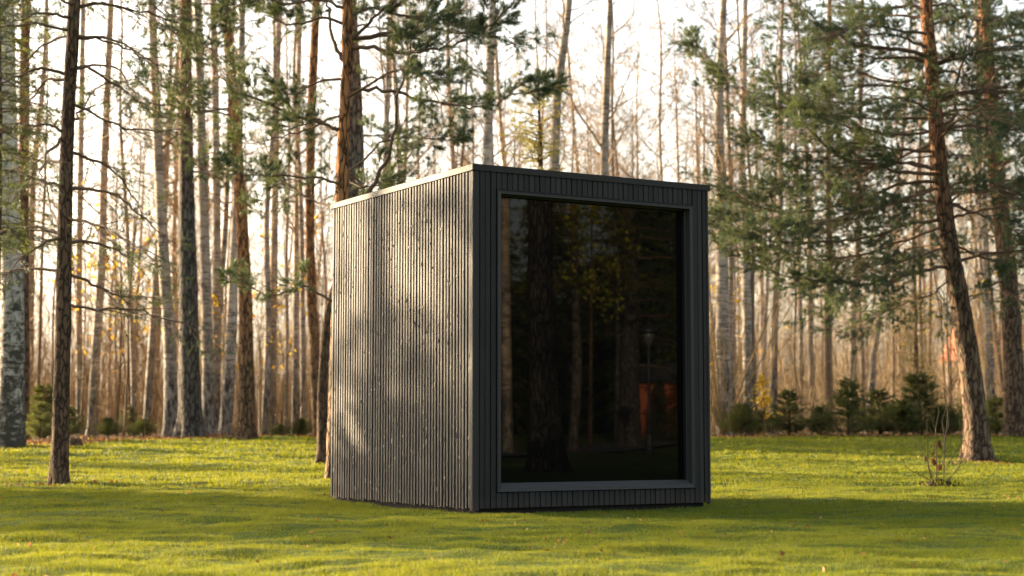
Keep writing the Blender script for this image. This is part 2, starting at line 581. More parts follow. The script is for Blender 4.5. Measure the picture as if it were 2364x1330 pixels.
lx = np.concatenate([np.linspace(-45, -14, 60)[:-1], np.arange(-14, -7, 0.14), np.arange(-7, 7, 0.055), np.arange(7, 14, 0.14), np.linspace(14, 75, 90)])
ly = np.concatenate([np.linspace(-35, 5, 60)[:-1], np.arange(5, 20, 0.05), np.arange(20, 34.01, 0.11)])
X, Y = np.meshgrid(lx, ly)
Y = np.where(Y > 20, 20 + (Y - 20) * (edge(X) - 20) / 14.0, Y)
b = MB()
grid(b, X, Y, terr(X, Y) + bumps(X, Y))
b.build('lawn', M['lawn'], smooth=True, kind='structure')

# short grass on the lawn
CAB_S, CAB_D, CAB_H = 2.335, 2.75, 2.76
C0 = np.array([-0.308, 13.1])
FU, FV = np.array([0.863, 0.505]), np.array([-0.505, 0.863])


def in_cabin(x, y, pad=0.0):
    s = (x - C0[0]) * FU[0] + (y - C0[1]) * FU[1]
    r = (x - C0[0]) * FV[0] + (y - C0[1]) * FV[1]
    return (s > -pad) & (s < CAB_S + pad) & (r > -pad) & (r < CAB_D + pad)


b = MB()
for y0, y1, dens, w, h in ((6.3, 9.0, 15000, 0.0032, 0.019), (9.0, 12.5, 10500, 0.004, 0.020), (12.5, 18, 5000, 0.006, 0.023), (18, 25, 1300, 0.012, 0.032), (25, 34.4, 650, 0.02, 0.036)):
    xm = 0.325 * y1 + 0.9
    n = int(2 * xm * (y1 - y0) * dens)
    x = rng.uniform(-xm, xm, n)
    y = rng.uniform(y0, y1, n)
    cl = vnoise(x / 0.35 + 3, y / 0.3) + 0.7 * vnoise(x / 0.11, y / 0.11 + 2)
    k = (np.abs(x) < 0.325 * y + 0.9) & (y < edge(x) + 0.12 * rng.normal(size=n)) & ~in_cabin(x, y, 0.004) & (rng.random(n) < 0.75 + 0.6 * cl)
    x, y, cl = x[k], y[k], cl[k]
    n = len(x)
    z = terr(x, y) + bumps(x, y) - 0.004
    hh = h * (0.55 + 0.75 * rng.random(n)) * (1 + 0.9 * np.clip(cl, -0.5, 0.6))
    tall = rng.random(n) < 0.012
    hh = np.where(tall, hh * 1.7, hh)
    a = rng.random(n) * 2 * math.pi
    lean = hh * rng.normal(0.0, 0.55, n)
    la = rng.random(n) * 2 * math.pi
    P = np.stack([x, y, z], -1)
    sd = np.stack([np.cos(a), np.sin(a), np.zeros(n)], -1) * (w / 2)
    tip = P + np.stack([lean * np.cos(la), lean * np.sin(la), hh], -1)
    V = np.stack([P - sd, P + sd, tip], 1).reshape(-1, 3)
    b.add(V, tris=np.arange(len(V)).reshape(-1, 3), tone=np.repeat(rng.random(n) ** 2, 3))
tag(b.build('short_grass', M['grass']), 'short mossy yellow green grass covering the mown lawn', 'grass', kind='stuff')

# fallen leaves on the lawn and at its border
b = MB()
n = 1100
y = 7 + 26 * rng.random(n) ** 0.8
x = rng.uniform(-1, 1, n) * (0.33 * y + 0.5)
k = ~in_cabin(x, y, 0.05) & (y < edge(x))
x, y = x[k], y[k]
b.leaves(np.stack([x, y, terr(x, y) + bumps(x, y) + 0.012], -1), 0.016, rng.random(len(x)) ** 1.5)
n = 5200
x = rng.uniform(-13, 13, n)
y = edge(x) + np.abs(rng.normal(0, 1.1, n)) - 0.15
b.leaves(np.stack([x, y, terr(x, y) - 0.03 + 0.05 * rng.random(n)], -1), 0.036, rng.random(n))
for cx, cy, rr, nn in ((*ground_px(2252, 1066)[:2], 0.5, 130), (*ground_px(30, 1030)[:2], 0.9, 160), (*ground_px(110, 1032)[:2], 0.6, 120), (*ground_px(440, 1010)[:2], 0.6, 110), (*ground_px(567, 1006)[:2], 0.5, 80), (*ground_px(137, 1118)[:2], 0.34, 60)):
    x, y = rng.normal(cx, rr, nn), rng.normal(cy, rr, nn)
    b.leaves(np.stack([x, y, terr(x, y) + bumps(x, y) + 0.02], -1), 0.022, rng.random(nn) * 0.85)
tag(b.build('fallen_leaves', M['leaf']), 'brown and orange fallen leaves scattered over the lawn and its border', 'leaves', kind='stuff')

# ------------------------------------------------------------------ the dark timber cabin
cab = thing('garden_cabin', 'charcoal timber cube cabin with one large dark picture window standing on the lawn', 'cabin', (C0[0], C0[1], 0), math.atan2(FU[1], FU[0]))
# local axes: x along the window front (s), y into the building (r), z up
b = MB()
b.box((0.03, 0.19, 0.05), (CAB_S - 0.03, CAB_D - 0.03, CAB_H - 0.06))
b.build('wall_core', M['base'], cab)
b = MB()
b.box((0.05, 0.05, -0.05), (CAB_S - 0.05, CAB_D - 0.05, 0.048))
b.build('plinth', M['base'], cab)


def board(b, a0, a1, z0, z1, out, depth, axis, tone, bev=0.004):
    """One vertical board; a = along the wall, out = its outer face, axis 's' front (face -y) or 'r' side (face -x)."""
    q = [(a0 - 0, 0), (a0, -depth + bev), (a0 + bev, -depth), (a1 - bev, -depth), (a1, -depth + bev), (a1, 0)]
    V = []
    for z in (z0, z1):
        for u, o in q:
            V.append((u, out + o + depth, z) if axis == 's' else (out + o + depth, u, z))
    f = []
    for i in range(5):
        f.append((i, i + 1, 7 + i, 6 + i) if axis == 's' else (i, 6 + i, 7 + i, i + 1))
    b.add(V, f + [(0, 1, 4, 5), (1, 2, 3, 4), (6, 11, 10, 7), (7, 10, 9, 8)], tone=np.full(12, tone))


def knot(b, a, z, w, h, p, out, axis):
    k = 9
    an = np.arange(k) * 2 * math.pi / k
    rings = []
    for s, q in ((1, 0), (0.75, 0.6), (0.35, 1.0)):
        rings.append(np.stack([a + w * s * np.cos(an), np.full(k, out - p * q), z + h * s * np.sin(an)], -1))
    V = np.concatenate(rings + [np.array([[a, out - p * 0.85, z]])])
    if axis == 'r':
        V = V[:, [1, 0, 2]]
    q = [(i, (i + 1) % k, k + (i + 1) % k, k + i) for i in range(k)] + [(k + i, k + (i + 1) % k, 2 * k + (i + 1) % k, 2 * k + i) for i in range(k)]
    t = [(2 * k + i, 2 * k + (i + 1) % k, 3 * k) for i in range(k)]
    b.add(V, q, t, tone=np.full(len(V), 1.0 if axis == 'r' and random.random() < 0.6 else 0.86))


TOPZ = CAB_H - 0.05
# side cladding: ribs with deep shadow gaps
b = MB()
N_S = 51
pitch = (CAB_D - 0.06) / N_S
for i in range(N_S):
    a0 = 0.045 + i * pitch
    wd = pitch * random.uniform(0.62, 0.68)
    o = random.uniform(-0.002, 0.002)
    board(b, a0, a0 + wd, 0.012 + random.uniform(0, 0.018), TOPZ, 0.0 + o, 0.026, 'r', random.random() * 0.88)
    for _ in range(random.choice([4, 5, 6, 7, 8, 9])):
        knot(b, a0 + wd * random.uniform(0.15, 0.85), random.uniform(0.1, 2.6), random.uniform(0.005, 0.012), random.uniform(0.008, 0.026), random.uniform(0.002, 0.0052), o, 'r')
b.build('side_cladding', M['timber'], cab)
# the far side and the back, out of sight from the front
b = MB()
for i in range(N_S):
    a0 = 0.03 + i * pitch
    b.box((CAB_S - 0.03, a0, 0.02), (CAB_S - 0.002, a0 + pitch * 0.74, TOPZ))
n_b = 43
for i in range(n_b):
    a0 = 0.03 + i * (CAB_S - 0.06) / n_b
    b.box((a0, CAB_D - 0.03, 0.02), (a0 + 0.04, CAB_D - 0.004, TOPZ))
b.build('rear_cladding', M['timber'], cab)
# window front
WX0, WX1, WZ0, WZ1 = 0.216, 2.16, 0.148, 2.57
b = MB()


def front_boards(a, a_end, z0, z1, kn):
    i = 0
    while a < a_end - 0.008:
        wd = min(0.0445 if i % 2 else 0.0455, a_end - a)
        o = random.uniform(-0.0015, 0.0015)
        board(b, a, a + wd, z0, z1, o, 0.026, 's', random.random() * 0.88, 0.003)
        if wd > 0.03:
            for _ in range(np.random.default_rng(int(a * 1e4)).poisson(kn)):
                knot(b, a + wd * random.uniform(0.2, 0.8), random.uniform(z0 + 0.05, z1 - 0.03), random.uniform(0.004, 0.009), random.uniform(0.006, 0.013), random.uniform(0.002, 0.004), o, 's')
        a += wd + (0.0085 if i % 2 else 0.004)
        i += 1


front_boards(0.062, WX0 - 0.004, 0.024, TOPZ, 9)
front_boards(WX0, WX1, WZ1 + 0.004, TOPZ, 0.8)
front_boards(WX0, WX1, 0.024, WZ0 - 0.004, 0.6)
front_boards(WX1 + 0.004, CAB_S - 0.034, 0.024, TOPZ, 9)
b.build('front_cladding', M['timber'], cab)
# rounded corner post (two, at the ends of the window front)
for s0, nm in ((0.0, 1), (CAB_S, -1)):
    b = MB()
    w_ = 0.058 if nm == 1 else 0.03
    q = [(0, 0.043), (0, 0.014), (0.004, 0.004), (0.014, -0.001), (w_ * 0.5, -0.003), (w_ - 0.006, -0.001), (w_, 0.004), (w_, 0.03)]
    zz = np.linspace(0.008, TOPZ, 90)
    V = []
    for z in zz:
        for u, o in q:
            nz = 0.0022 * mnoise.noise((u * 30, 3.1 * nm, z * 2.2)) + 0.0012 * mnoise.noise((u * 60, 1, z * 9))
            V.append((s0 + nm * (u - 0.001), o + nz, z))
    k = len(q)
    f = []
    for i in range(len(zz) - 1):
        for j in range(k - 1):
            a_ = (i * k + j, i * k + j + 1, (i + 1) * k + j + 1, (i + 1) * k + j)
            f.append(a_ if nm == 1 else a_[::-1])
    b.add(V, f, tone=np.full(len(V), 0.75))
    b.build('corner_post', M['timber'], cab, smooth=True)
# roof edge trim: front, side, far side and back lengths, mitred round, a little proud of the boards
b = MB()
t_in, t_o = 0.02, 0.012
z0, z1 = CAB_H - 0.052, CAB_H
P = [(-t_o, 0.02), (-t_o, -t_o + 0.022), (-t_o + 0.006, -t_o + 0.007), (-t_o + 0.022, -t_o), (CAB_S + t_o - 0.004, -t_o), (CAB_S + t_o, -t_o + 0.004), (CAB_S + t_o, CAB_D + t_o), (-t_o, CAB_D + t_o)]
I = [(0.05, 0.05), (0.05, 0.05), (0.05, 0.05), (0.05, 0.05), (CAB_S - 0.05, 0.05), (CAB_S - 0.05, 0.05), (CAB_S - 0.05, CAB_D - 0.05), (0.05, CAB_D - 0.05)]
n = len(P)
V = [(x, y, z0) for x, y in P] + [(x, y, z1 - 0.004) for x, y in P] + [(x + 0.004 * (1 if x < 1 else -1), y + 0.004 * (1 if y < 1 else -1), z1) for x, y in P] + [(x, y, z1) for x, y in I] + [(x, y, z0 + 0.004) for x, y in I]
f = []
for lv in range(3):
    for i in range(n):
        j = (i + 1) % n
        f.append((lv * n + i, lv * n + j, (lv + 1) * n + j, (lv + 1) * n + i))
for i in range(n):
    j = (i + 1) % n
    f.append((i, 4 * n + i, 4 * n + j, j))
b.add(V, f)
trim = b.build('roof_trim', M['trim'], cab)
for u0, u1, v0, v1 in ((-t_o - 0.0015, 0.028, -t_o - 0.0015, 0.028), (CAB_S - 0.006, CAB_S + t_o + 0.0015, -t_o - 0.0015, 0.012)):
    b = MB()
    b.box((u0, v0, z0 - 0.002), (u1, v1, z1 + 0.0015))
    cap = b.build('corner_cap', M['trim'], trim)
    bm_ = cap.modifiers.new('Bevel', 'BEVEL')
    bm_.width, bm_.segments = 0.006, 3
b = MB()
b.box((0.03, 0.03, CAB_H - 0.06), (CAB_S - 0.03, CAB_D - 0.03, CAB_H - 0.012))
b.build('roof', M['roof'], cab)
# picture window
wf = MB()
fw = 0.034


def ring(b, o, i, y0, y1):
    """A mitred rectangular ring between outer rect o at depth y0 and inner rect i at depth y1."""
    (a0, c0, a1, c1), (d0, e0, d1, e1) = o, i
    V = [(a0, y0, c0), (a1, y0, c0), (a1, y0, c1), (a0, y0, c1), (d0, y1, e0), (d1, y1, e0), (d1, y1, e1), (d0, y1, e1)]
    b.add(V, [(k, (k + 1) % 4, 4 + (k + 1) % 4, 4 + k) for k in range(4)])


o_ = (WX0, WZ0, WX1, WZ1)
r0 = (WX0 + 0.004, WZ0 + 0.004, WX1 - 0.004, WZ1 - 0.004)
r1 = (WX0 + 0.010, WZ0 + 0.010, WX1 - 0.010, WZ1 - 0.010)
r2 = (WX0 + fw, WZ0 + fw - 0.004, WX1 - fw, WZ1 - fw)
r3 = (WX0 + fw, WZ0 + fw + 0.032, WX1 - fw, WZ1 - fw)
r4 = (WX0 + fw + 0.012, WZ0 + fw + 0.036, WX1 - fw - 0.012, WZ1 - fw - 0.012)
ring(wf, o_, o_, 0.03, -0.012)
ring(wf, o_, r0, -0.012, -0.016)
ring(wf, r0, r1, -0.016, -0.011)
ring(wf, r1, r2, -0.011, -0.009)
win = wf.build('window_frame', M['framed'], cab)
wf = MB()
ring(wf, r2, r3, -0.009, 0.055)
wf.build('window_reveal', M['frame'], win)
b = MB()
ring(b, r3, r4, 0.055, 0.058)
r5 = (r4[0], r4[1], r4[2], r4[3])
ring(b, r4, r5, 0.058, 0.1)
b.build('window_sash', M['sash'], win)
b = MB()
b.box((r4[0] + 0.001, 0.094, r4[1] + 0.001), (r4[2] - 0.001, 0.106, r4[3] - 0.001))
b.build('window_glass', M['glass'], win)


# ------------------------------------------------------------------ trees: generators
def smooth_path(pts, n):
    """n points along a Catmull-Rom curve through pts."""
    P = np.asarray(pts, float)
    if len(P) == 2:
        return P[0] + (P[1] - P[0]) * np.linspace(0, 1, n)[:, None]
    Q = np.vstack([2 * P[0] - P[1], P, 2 * P[-1] - P[-2]])
    seg = np.linalg.norm(np.diff(P, axis=0), axis=1)
    cum = np.concatenate([[0], np.cumsum(seg)])
    out = []
    for s in np.linspace(0, cum[-1] * 0.99999, n):
        i = min(int(np.searchsorted(cum, s, 'right') - 1), len(P) - 2)
        t = (s - cum[i]) / max(seg[i], 1e-9)
        a, b_, c, e = Q[i:i + 4]
        out.append(0.5 * (2 * b_ + (c - a) * t + (2 * a - 5 * b_ + 4 * c - e) * t * t + (3 * b_ - a - 3 * c + e) * t ** 3))
    return np.array(out)


def trunk_mesh(path, radii, mat, parent, origin, sides=18, step=0.12, rough=0.05, flare=0.6, name='trunk', lobes=5):
    """A tapered trunk with a root flare and rough bark relief."""
    path = np.asarray(path, float)
    L = np.linalg.norm(np.diff(path, axis=0), axis=1).sum()
    n = max(8, int(L / step))
    P = smooth_path(path, n)
    cum = np.concatenate([[0], np.cumsum(np.linalg.norm(np.diff(path, axis=0), axis=1))])
    s = np.linspace(0, L, n)
    R = np.interp(s, cum, radii)
    b = MB()
    b.tubes(P, R, sides)
    V = b.V[0].reshape(n, sides, 3)
    off = V - P[:, None]
    a = np.arange(sides) * 2 * math.pi / sides
    ph = random.uniform(0, 6)
    fl = flare * np.exp(-s / (R[0] * 1.3))[:, None] * (1 + 0.75 * np.cos(lobes * a + ph) + 0.4 * np.cos((lobes - 2) * a + ph * 2))[None]
    jit = np.array([[mnoise.noise((math.cos(q) * 3.2 + ph, math.sin(q) * 3.2, z * 2.4)) + 0.6 * mnoise.noise((math.cos(q) * 8, math.sin(q) * 8 + ph, z * 7)) for q in a] for z in s])
    V = P[:, None] + off * (1 + np.clip(fl, -0.1, 2) + rough * jit)[..., None]
    b.V[0] = V.reshape(-1, 3)
    return b.build(name, M[mat], parent, smooth=True, origin=origin)


def bough(parent, origin, path, r0, needle='pine_needles', twig_per_m=7, tl=0.55, shoots=5, M_=34, ln=0.06, w=0.0042, bare=0.25, droop=0.0, wood='ptwig', sub=True, keep=1.0):
    """A limb along a path, with side twigs and needle shoots; the needles are a sub-part of the limb."""
    path = np.asarray(path, float)
    n = max(9, int(len(path) * 3))
    P = smooth_path(path, n)
    seg = np.linalg.norm(np.diff(P, axis=0), axis=1)
    L = seg.sum()
    P[1:-1] += rng.normal(0, 0.012, (n - 2, 3))
    R = r0 * (1 - 0.82 * np.linspace(0, 1, n) ** 0.9)
    b = MB()
    b.tubes(P, R, 6)
    cum = np.concatenate([[0], np.cumsum(seg)])
    k = max(3, int(L * (1 - bare) * twig_per_m))
    t = np.sort(bare + (1 - bare) * rng.random(k))
    s = t * L
    B = np.stack([np.interp(s, cum, P[:, i]) for i in range(3)], -1)
    T = norm(np.stack([np.interp(np.minimum(s + 0.1, L), cum, P[:, i]) - np.interp(np.maximum(s - 0.1, 0), cum, P[:, i]) for i in range(3)], -1))
    up = np.array([0, 0, 1.0])
    side = norm(np.cross(T, up) + 1e-6)
    sg = np.where(np.arange(k) % 2 == 0, 1.0, -1.0)[:, None]
    D = norm(T * (0.45 + 0.5 * rng.random((k, 1))) + side * sg * (0.5 + 0.5 * rng.random((k, 1))) + up * rng.normal(0.12 - droop, 0.28, (k, 1)))
    TL = tl * (0.45 + 0.8 * rng.random(k)) * (1.15 - 0.6 * t) * min(1.0, 0.45 + L / 3)
    m_ = 6
    u = np.linspace(0, 1, m_)
    bend = norm(T * 0.6 + up * (0.35 - 1.3 * droop) + rng.normal(0, 0.35, (k, 3)))
    TP = B[:, None] + D[:, None] * (TL[:, None] * u)[..., None] + bend[:, None] * (0.35 * TL[:, None] * u * u)[..., None]
    b.tubes(TP, np.maximum(0.0028, 0.0075 * (TL / tl)[:, None] * (1 - 0.7 * u)), 3)
    nb, nd = [], []
    for j in range(shoots):
        uu = np.clip(1.0 - 0.62 * rng.random(k) ** 1.3, 0, 1)
        i0 = np.minimum((uu * (m_ - 1)).astype(int), m_ - 2)
        f = uu * (m_ - 1) - i0
        p = TP[np.arange(k), i0] * (1 - f)[:, None] + TP[np.arange(k), i0 + 1] * f[:, None]
        td = norm(TP[np.arange(k), i0 + 1] - TP[np.arange(k), i0])
        d = norm(td * 0.8 + rng.normal(0, 0.5, (k, 3)) + up * (0.15 - 0.5 * droop))
        q = 0.04 + 0.12 * rng.random(k)
        if sub:
            b.tubes(np.stack([p, p + d * q[:, None]], 1), np.full((k, 2), 0.0022), 3)
        nb.append(p + d * q[:, None] * 0.5)
        nd.append(d)
    nb.append(TP[:, -1])
    nd.append(norm(TP[:, -1] - TP[:, -2]))
    nb.append(P[-1:])
    nd.append(norm(P[-1:] - P[-2:-1]))
    nb, nd = np.concatenate(nb), np.concatenate(nd)
    if keep < 1:
        cl = np.array([mnoise.noise(tuple(q * 1.1)) for q in nb])
        kk = cl > np.quantile(cl, 1 - keep)
        nb, nd = nb[kk], nd[kk]
    o = b.build('bough', M[wood], parent, smooth=True, origin=origin)
    f = MB()
    f.needles(nb, nd, 0.07 + 0.09 * rng.random(len(nb)), M_, ln, w)
    f.build('needles', M[needle], o, origin=origin)
    return o


def px_bough(pts, d0, d1, n0=None):
    k = len(pts)
    return [px(x, y, d0 + (d1 - d0) * (i / (k - 1))) for i, (x, y) in enumerate(pts)]


def auto_bough(base, az, L, rise, sag, k=6, wig=0.06):
    """A limb that leaves base towards az, climbs by rise and sags (or turns up) towards its tip."""
    t = np.linspace(0, 1, k)
    h = np.array([math.cos(az), math.sin(az), 0])
    P = np.asarray(base)[None] + h[None] * (L * t)[:, None]
    P[:, 2] += rise * L * t - sag * L * t * t
    P[1:] += rng.normal(0, wig * L * 0.35, (k - 1, 3)) * t[1:, None]
    return P


def at_height(path, z):
    path = np.asarray(path)
    return np.array([np.interp(z, path[:, 2], path[:, 0]), np.interp(z, path[:, 2], path[:, 1]), z])


def trunk_path(pts, d, top, base=None):
    """Pixel line of a trunk -> 3D line at distance d, carried on up to height top."""
    P = [px(x, y, d) for x, y in pts]
    P[0][2] = float(terr(P[0][0], P[0][1])) - 0.05
    v = P[-1] - P[-2]
    v = v / max(v[2], 1e-3)
    if P[-1][2] < top:
        P.append(P[-1] + v * (top - P[-1][2]) * np.array([0.6, 0.6, 1]))
    return np.array(P)


def wpx(w, d):
    return 0.5 * w * d / F_PX


# ------------------------------------------------------------------ near pines, limb by limb
# the slim pine at the left
d = ground_px(137, 1118)[1]
tp = trunk_path([(137, 1118), (142, 900), (147, 700), (150, 500), (156, 300), (164, 150), (172, 0)], d, 9.5)
root = thing('pine_tree', 'slim dark brown pine in the left foreground with long drooping bare branches', 'tree', tp[0] + [0, 0, 0.05])
O = np.array(root.location)
trunk_mesh(tp, [wpx(w, d) for w in (42, 37, 35, 33, 31, 30, 28, 14)], 'spruce_bark', root, O, 22, 0.06, 0.07, 0.32)
LEFT = [
    ([(178, 84), (270, 94), (332, 137), (375, 176)], -0.6), ([(178, 158), (200, 154), (235, 180), (289, 211), (336, 250), (391, 270)], 0.8),
    ([(170, 160), (227, 149), (266, 156), (297, 192), (330, 240)], -1.0), ([(164, 300), (172, 280), (192, 250), (219, 207), (250, 192), (300, 190)], 1.2),
    ([(160, 176), (113, 160), (70, 164), (0, 192), (-60, 230)], -0.5), ([(158, 182), (113, 184), (86, 211), (66, 250), (50, 310)], 0.8),
    ([(153, 301), (113, 289), (74, 289), (39, 291), (-20, 310)], -0.9), ([(148, 432), (98, 418), (51, 403), (31, 387), (0, 418), (-30, 450)], 0.7),
    ([(160, 436), (219, 436), (281, 457), (313, 489), (352, 520), (380, 560)], -0.7), ([(150, 313), (109, 352), (98, 391), (92, 430)], -0.8),
    ([(166, 86), (110, 98), (63, 133), (16, 149), (-40, 190)], 0.9), ([(145, 540), (100, 531), (47, 525), (-20, 540)], 0.6),
    ([(145, 545), (81, 572), (44, 600), (10, 650)], -1.0), ([(145, 625), (62, 621), (0, 631), (-60, 650)], 0.9),
    ([(155, 631), (212, 656), (275, 681), (324, 687), (360, 700)], 0.8), ([(155, 700), (206, 715), (312, 715), (374, 737), (430, 750), (470, 775)], -0.5),
    ([(150, 560), (220, 560), (290, 590), (340, 640)], 1.4), ([(150, 500), (230, 520), (300, 560), (360, 600)], -1.5),
    ([(170, 20), (250, 10), (340, 40), (420, 90)], 0.9), ([(166, 40), (90, 30), (20, 60)], -0.8), ([(160, 240), (230, 270), (310, 300), (400, 300), (470, 330)], 0.5), ([(157, 380), (110, 370), (60, 420), (20, 480)], 1.2),
    ([(160, 350), (240, 380), (300, 440), (330, 500)], 1.6)]
for pts, dd in LEFT:
    bough(root, O, px_bough(pts, d, d + dd), 0.018 + 0.006 * random.random(), twig_per_m=13, tl=0.5, shoots=4, M_=26, ln=0.046, w=0.005, bare=0.18, droop=0.35, keep=0.62)
for i in range(16):
    z = random.uniform(4.6, 9)
    bough(root, O, auto_bough(at_height(tp, z), random.uniform(0, 6.28), random.uniform(1.3, 2.2), 0.25, 0.6), 0.018, twig_per_m=12, tl=0.55, shoots=7, M_=34, ln=0.05, w=0.006, bare=0.2, droop=0.25)

# the orange-barked pine behind the cabin
d = 19.6
tp = trunk_path([(772, 1106), (778, 900), (785, 650), (789, 440), (791, 361), (796, 244), (797, 207), (803, 143), (801, 94), (803, 0)], d, 9.5)
root = thing('pine_tree', 'orange barked pine rising behind the cabin roof with long crooked limbs', 'tree', tp[0] + [0, 0, 0.05])
O = np.array(root.location)
trunk_mesh(tp, [wpx(w, d) for w in (42, 38, 36, 32, 29, 24, 23, 25, 27, 24, 14)], 'pine_bark_orange', root, O, 22, 0.06, 0.09, 0.25)
CENT = [
    ([(800, 147), (779, 117), (764, 75), (756, 30), (756, -20), (740, -70)], 0.5, .03, 5), ([(806, 94), (850, 56), (880, 26), (910, 0), (950, -60)], -0.5, .028, 7),
    ([(806, 107), (850, 107), (895, 118), (944, 122), (986, 117), (1038, 109), (1095, 79), (1151, 41), (1196, 0), (1230, -30)], -1.2, .028, 10),
    ([(800, 207), (850, 207), (910, 210), (956, 226), (1020, 237), (1076, 246), (1132, 244), (1174, 222), (1226, 214), (1260, 205)], 0.9, .026, 9),
    ([(790, 306), (749, 286), (722, 282), (700, 286), (660, 300)], -0.6, .024, 6),
    ([(792, 500), (820, 475), (858, 432), (880, 387), (903, 338), (914, 282), (918, 226), (933, 169), (948, 113), (959, 71), (975, 20)], -0.8, .03, 6),
    ([(790, 310), (743, 282), (688, 270), (626, 242), (567, 219), (540, 199), (508, 180), (491, 156), (485, 98), (481, 59)], 1.2, .027, 8),
    ([(788, 430), (743, 411), (665, 407), (586, 403), (508, 399), (489, 379)], -1.2, .018, 7), ([(793, 260), (766, 274), (704, 301), (626, 321), (567, 330)], 0.6, .018, 6),
    ([(780, 700), (745, 685), (711, 663), (674, 668), (624, 681), (580, 662), (549, 643)], -0.8, .018, 7), ([(790, 400), (840, 370), (880, 330), (960, 320), (1050, 325)], 1.3, .02, 8),
    ([(795, 230), (860, 190), (920, 160), (990, 190), (1020, 260)], -1.5, .022, 9), ([(788, 450), (850, 430), (920, 440)], 1.6, .018, 8), ([(786, 480), (740, 470), (690, 450), (640, 470), (610, 500)], 1.4, .018, 7),
    ([(803, 60), (740, 40), (680, 60), (620, 40), (560, 60)], 0.3, .022, 10), ([(803, 40), (860, 20), (940, 40), (1010, 50), (1060, 30)], 0.7, .024, 10), ([(797, 180), (730, 190), (680, 220), (640, 210)], 0.2, .02, 8),
    ([(800, 20), (740, 0), (660, 10), (600, -10), (520, 30)], -0.5, .022, 10)]
for pts, dd, r_, tw in CENT:
    bough(root, O, px_bough(pts, d, d + dd), r_, twig_per_m=tw * 1.25, tl=0.5, shoots=10, M_=70, ln=0.07, w=0.0044, bare=0.2, droop=0.0, keep=0.74)
for i in range(18):
    z = random.uniform(4.8, 9)
    bough(root, O, auto_bough(at_height(tp, z), random.uniform(0, 6.28), random.uniform(1.4, 2.8), 0.35, 0.25), 0.022, twig_per_m=9, tl=0.5, shoots=8, M_=56, ln=0.068, w=0.0052, bare=0.3)

# the big leaning pine at the right
d = ground_px(2255, 1062)[1]
tp = trunk_path([(2255, 1064), (2250, 950), (2228, 770), (2205, 640), (2190, 560), (2176, 450), (2166, 350), (2150, 150), (2138, 0)], d, 11)
root = thing('pine_tree', 'large leaning pine at the right whose trunk catches the sun on its left side', 'tree', tp[0] + [0, 0, 0.05])
O = np.array(root.location)
trunk_mesh(tp, [wpx(w, d) for w in (56, 52, 47, 44, 42, 38, 36, 31, 28, 14)], 'pine_bark', root, O, 26, 0.06, 0.10, 0.5)
RIGHT = [
    ([(2138, 25), (2100, 14), (2051, 20), (1997, 18), (1952, 9), (1900, -10)], 0.8, .035), ([(2146, 130), (2119, 122), (2051, 113), (1988, 104), (1943, 86), (1893, 63), (1852, 27), (1830, 5), (1800, -40)], -1.2, .04),
    ([(2158, 271), (2051, 273), (1979, 271), (1900, 275), (1830, 300)], 1.2, .03), ([(2168, 401), (2078, 395), (2042, 383), (1970, 374), (1934, 361), (1889, 320), (1843, 266), (1821, 207), (1816, 158)], -1.6, .032),
    ([(2170, 420), (2074, 424), (2006, 456), (1916, 478), (1825, 492), (1753, 478), (1690, 442), (1663, 415)], 0.6, .03), ([(2180, 505), (2096, 519), (2028, 541), (1952, 557), (1862, 561), (1780, 555), (1713, 532), (1659, 505), (1636, 487)], -1.0, .03),
    ([(2198, 614), (2141, 622), (2096, 634), (2051, 650), (1995, 656), (1938, 650), (1854, 645), (1797, 631), (1747, 603), (1700, 570)], -0.4, .032), ([(2165, 300), (2200, 293), (2254, 293), (2304, 298), (2358, 302), (2420, 300)], -1.5, .034),
    ([(2162, 290), (2204, 271), (2204, 203), (2227, 135), (2250, 81), (2277, 23), (2290, -30)], -0.8, .03), ([(2176, 440), (2240, 415), (2304, 424), (2358, 451), (2420, 480)], 1.2, .028),
    ([(2158, 300), (2050, 310), (1930, 280), (1816, 253), (1758, 230), (1704, 198), (1645, 144), (1600, 86)], 1.0, .026), ([(2150, 180), (2060, 190), (1980, 170), (1900, 190), (1840, 180)], 1.6, .03),
    ([(2168, 350), (2080, 345), (1990, 330), (1900, 350), (1800, 340), (1740, 310)], -0.3, .028), ([(2145, 80), (2080, 70), (2000, 60), (1920, 80), (1850, 110)], -1.8, .028),
    ([(2175, 470), (2250, 490), (2320, 520), (2380, 560)], -0.6, .024), ([(2190, 560), (2260, 590), (2330, 600), (2390, 590)], 0.9, .022), ([(2160, 240), (2240, 210), (2320, 200), (2400, 220)], 0.9, .028), ([(2152, 150), (2230, 120), (2310, 110), (2390, 90)], -1.0, .028),
    ([(2145, 60), (2220, 40), (2300, 50), (2380, 30)], 1.0, .028), ([(2172, 420), (2110, 450), (2030, 470), (1950, 440), (1880, 420)], 1.5, .022), ([(2160, 260), (2090, 230), (2020, 230), (1960, 240), (1890, 230)], -2.2, .026), ([(2180, 520), (2080, 560), (1980, 590), (1880, 600), (1780, 580), (1700, 560)], 1.4, .024), ([(2172, 430), (2060, 470), (1960, 500), (1850, 520), (1760, 530)], -1.9, .024), ([(2190, 570), (2090, 600), (2000, 640), (1920, 690)], -1.3, .02), ([(2160, 330), (2040, 380), (1920, 410), (1800, 430), (1720, 470)], 1.9, .024), ([(2200, 640), (2150, 680), (2090, 700), (2020, 740), (1960, 760)], 1.6, .016), ([(2215, 690), (2260, 680), (2300, 670), (2350, 690)], -0.8, .014)]
for pts, dd, r_ in RIGHT:
    bough(root, O, px_bough(pts, d, d + dd), r_, twig_per_m=18, tl=0.95, shoots=10, M_=72, ln=0.06, w=0.0042, bare=0.12, droop=0.2, keep=0.74)
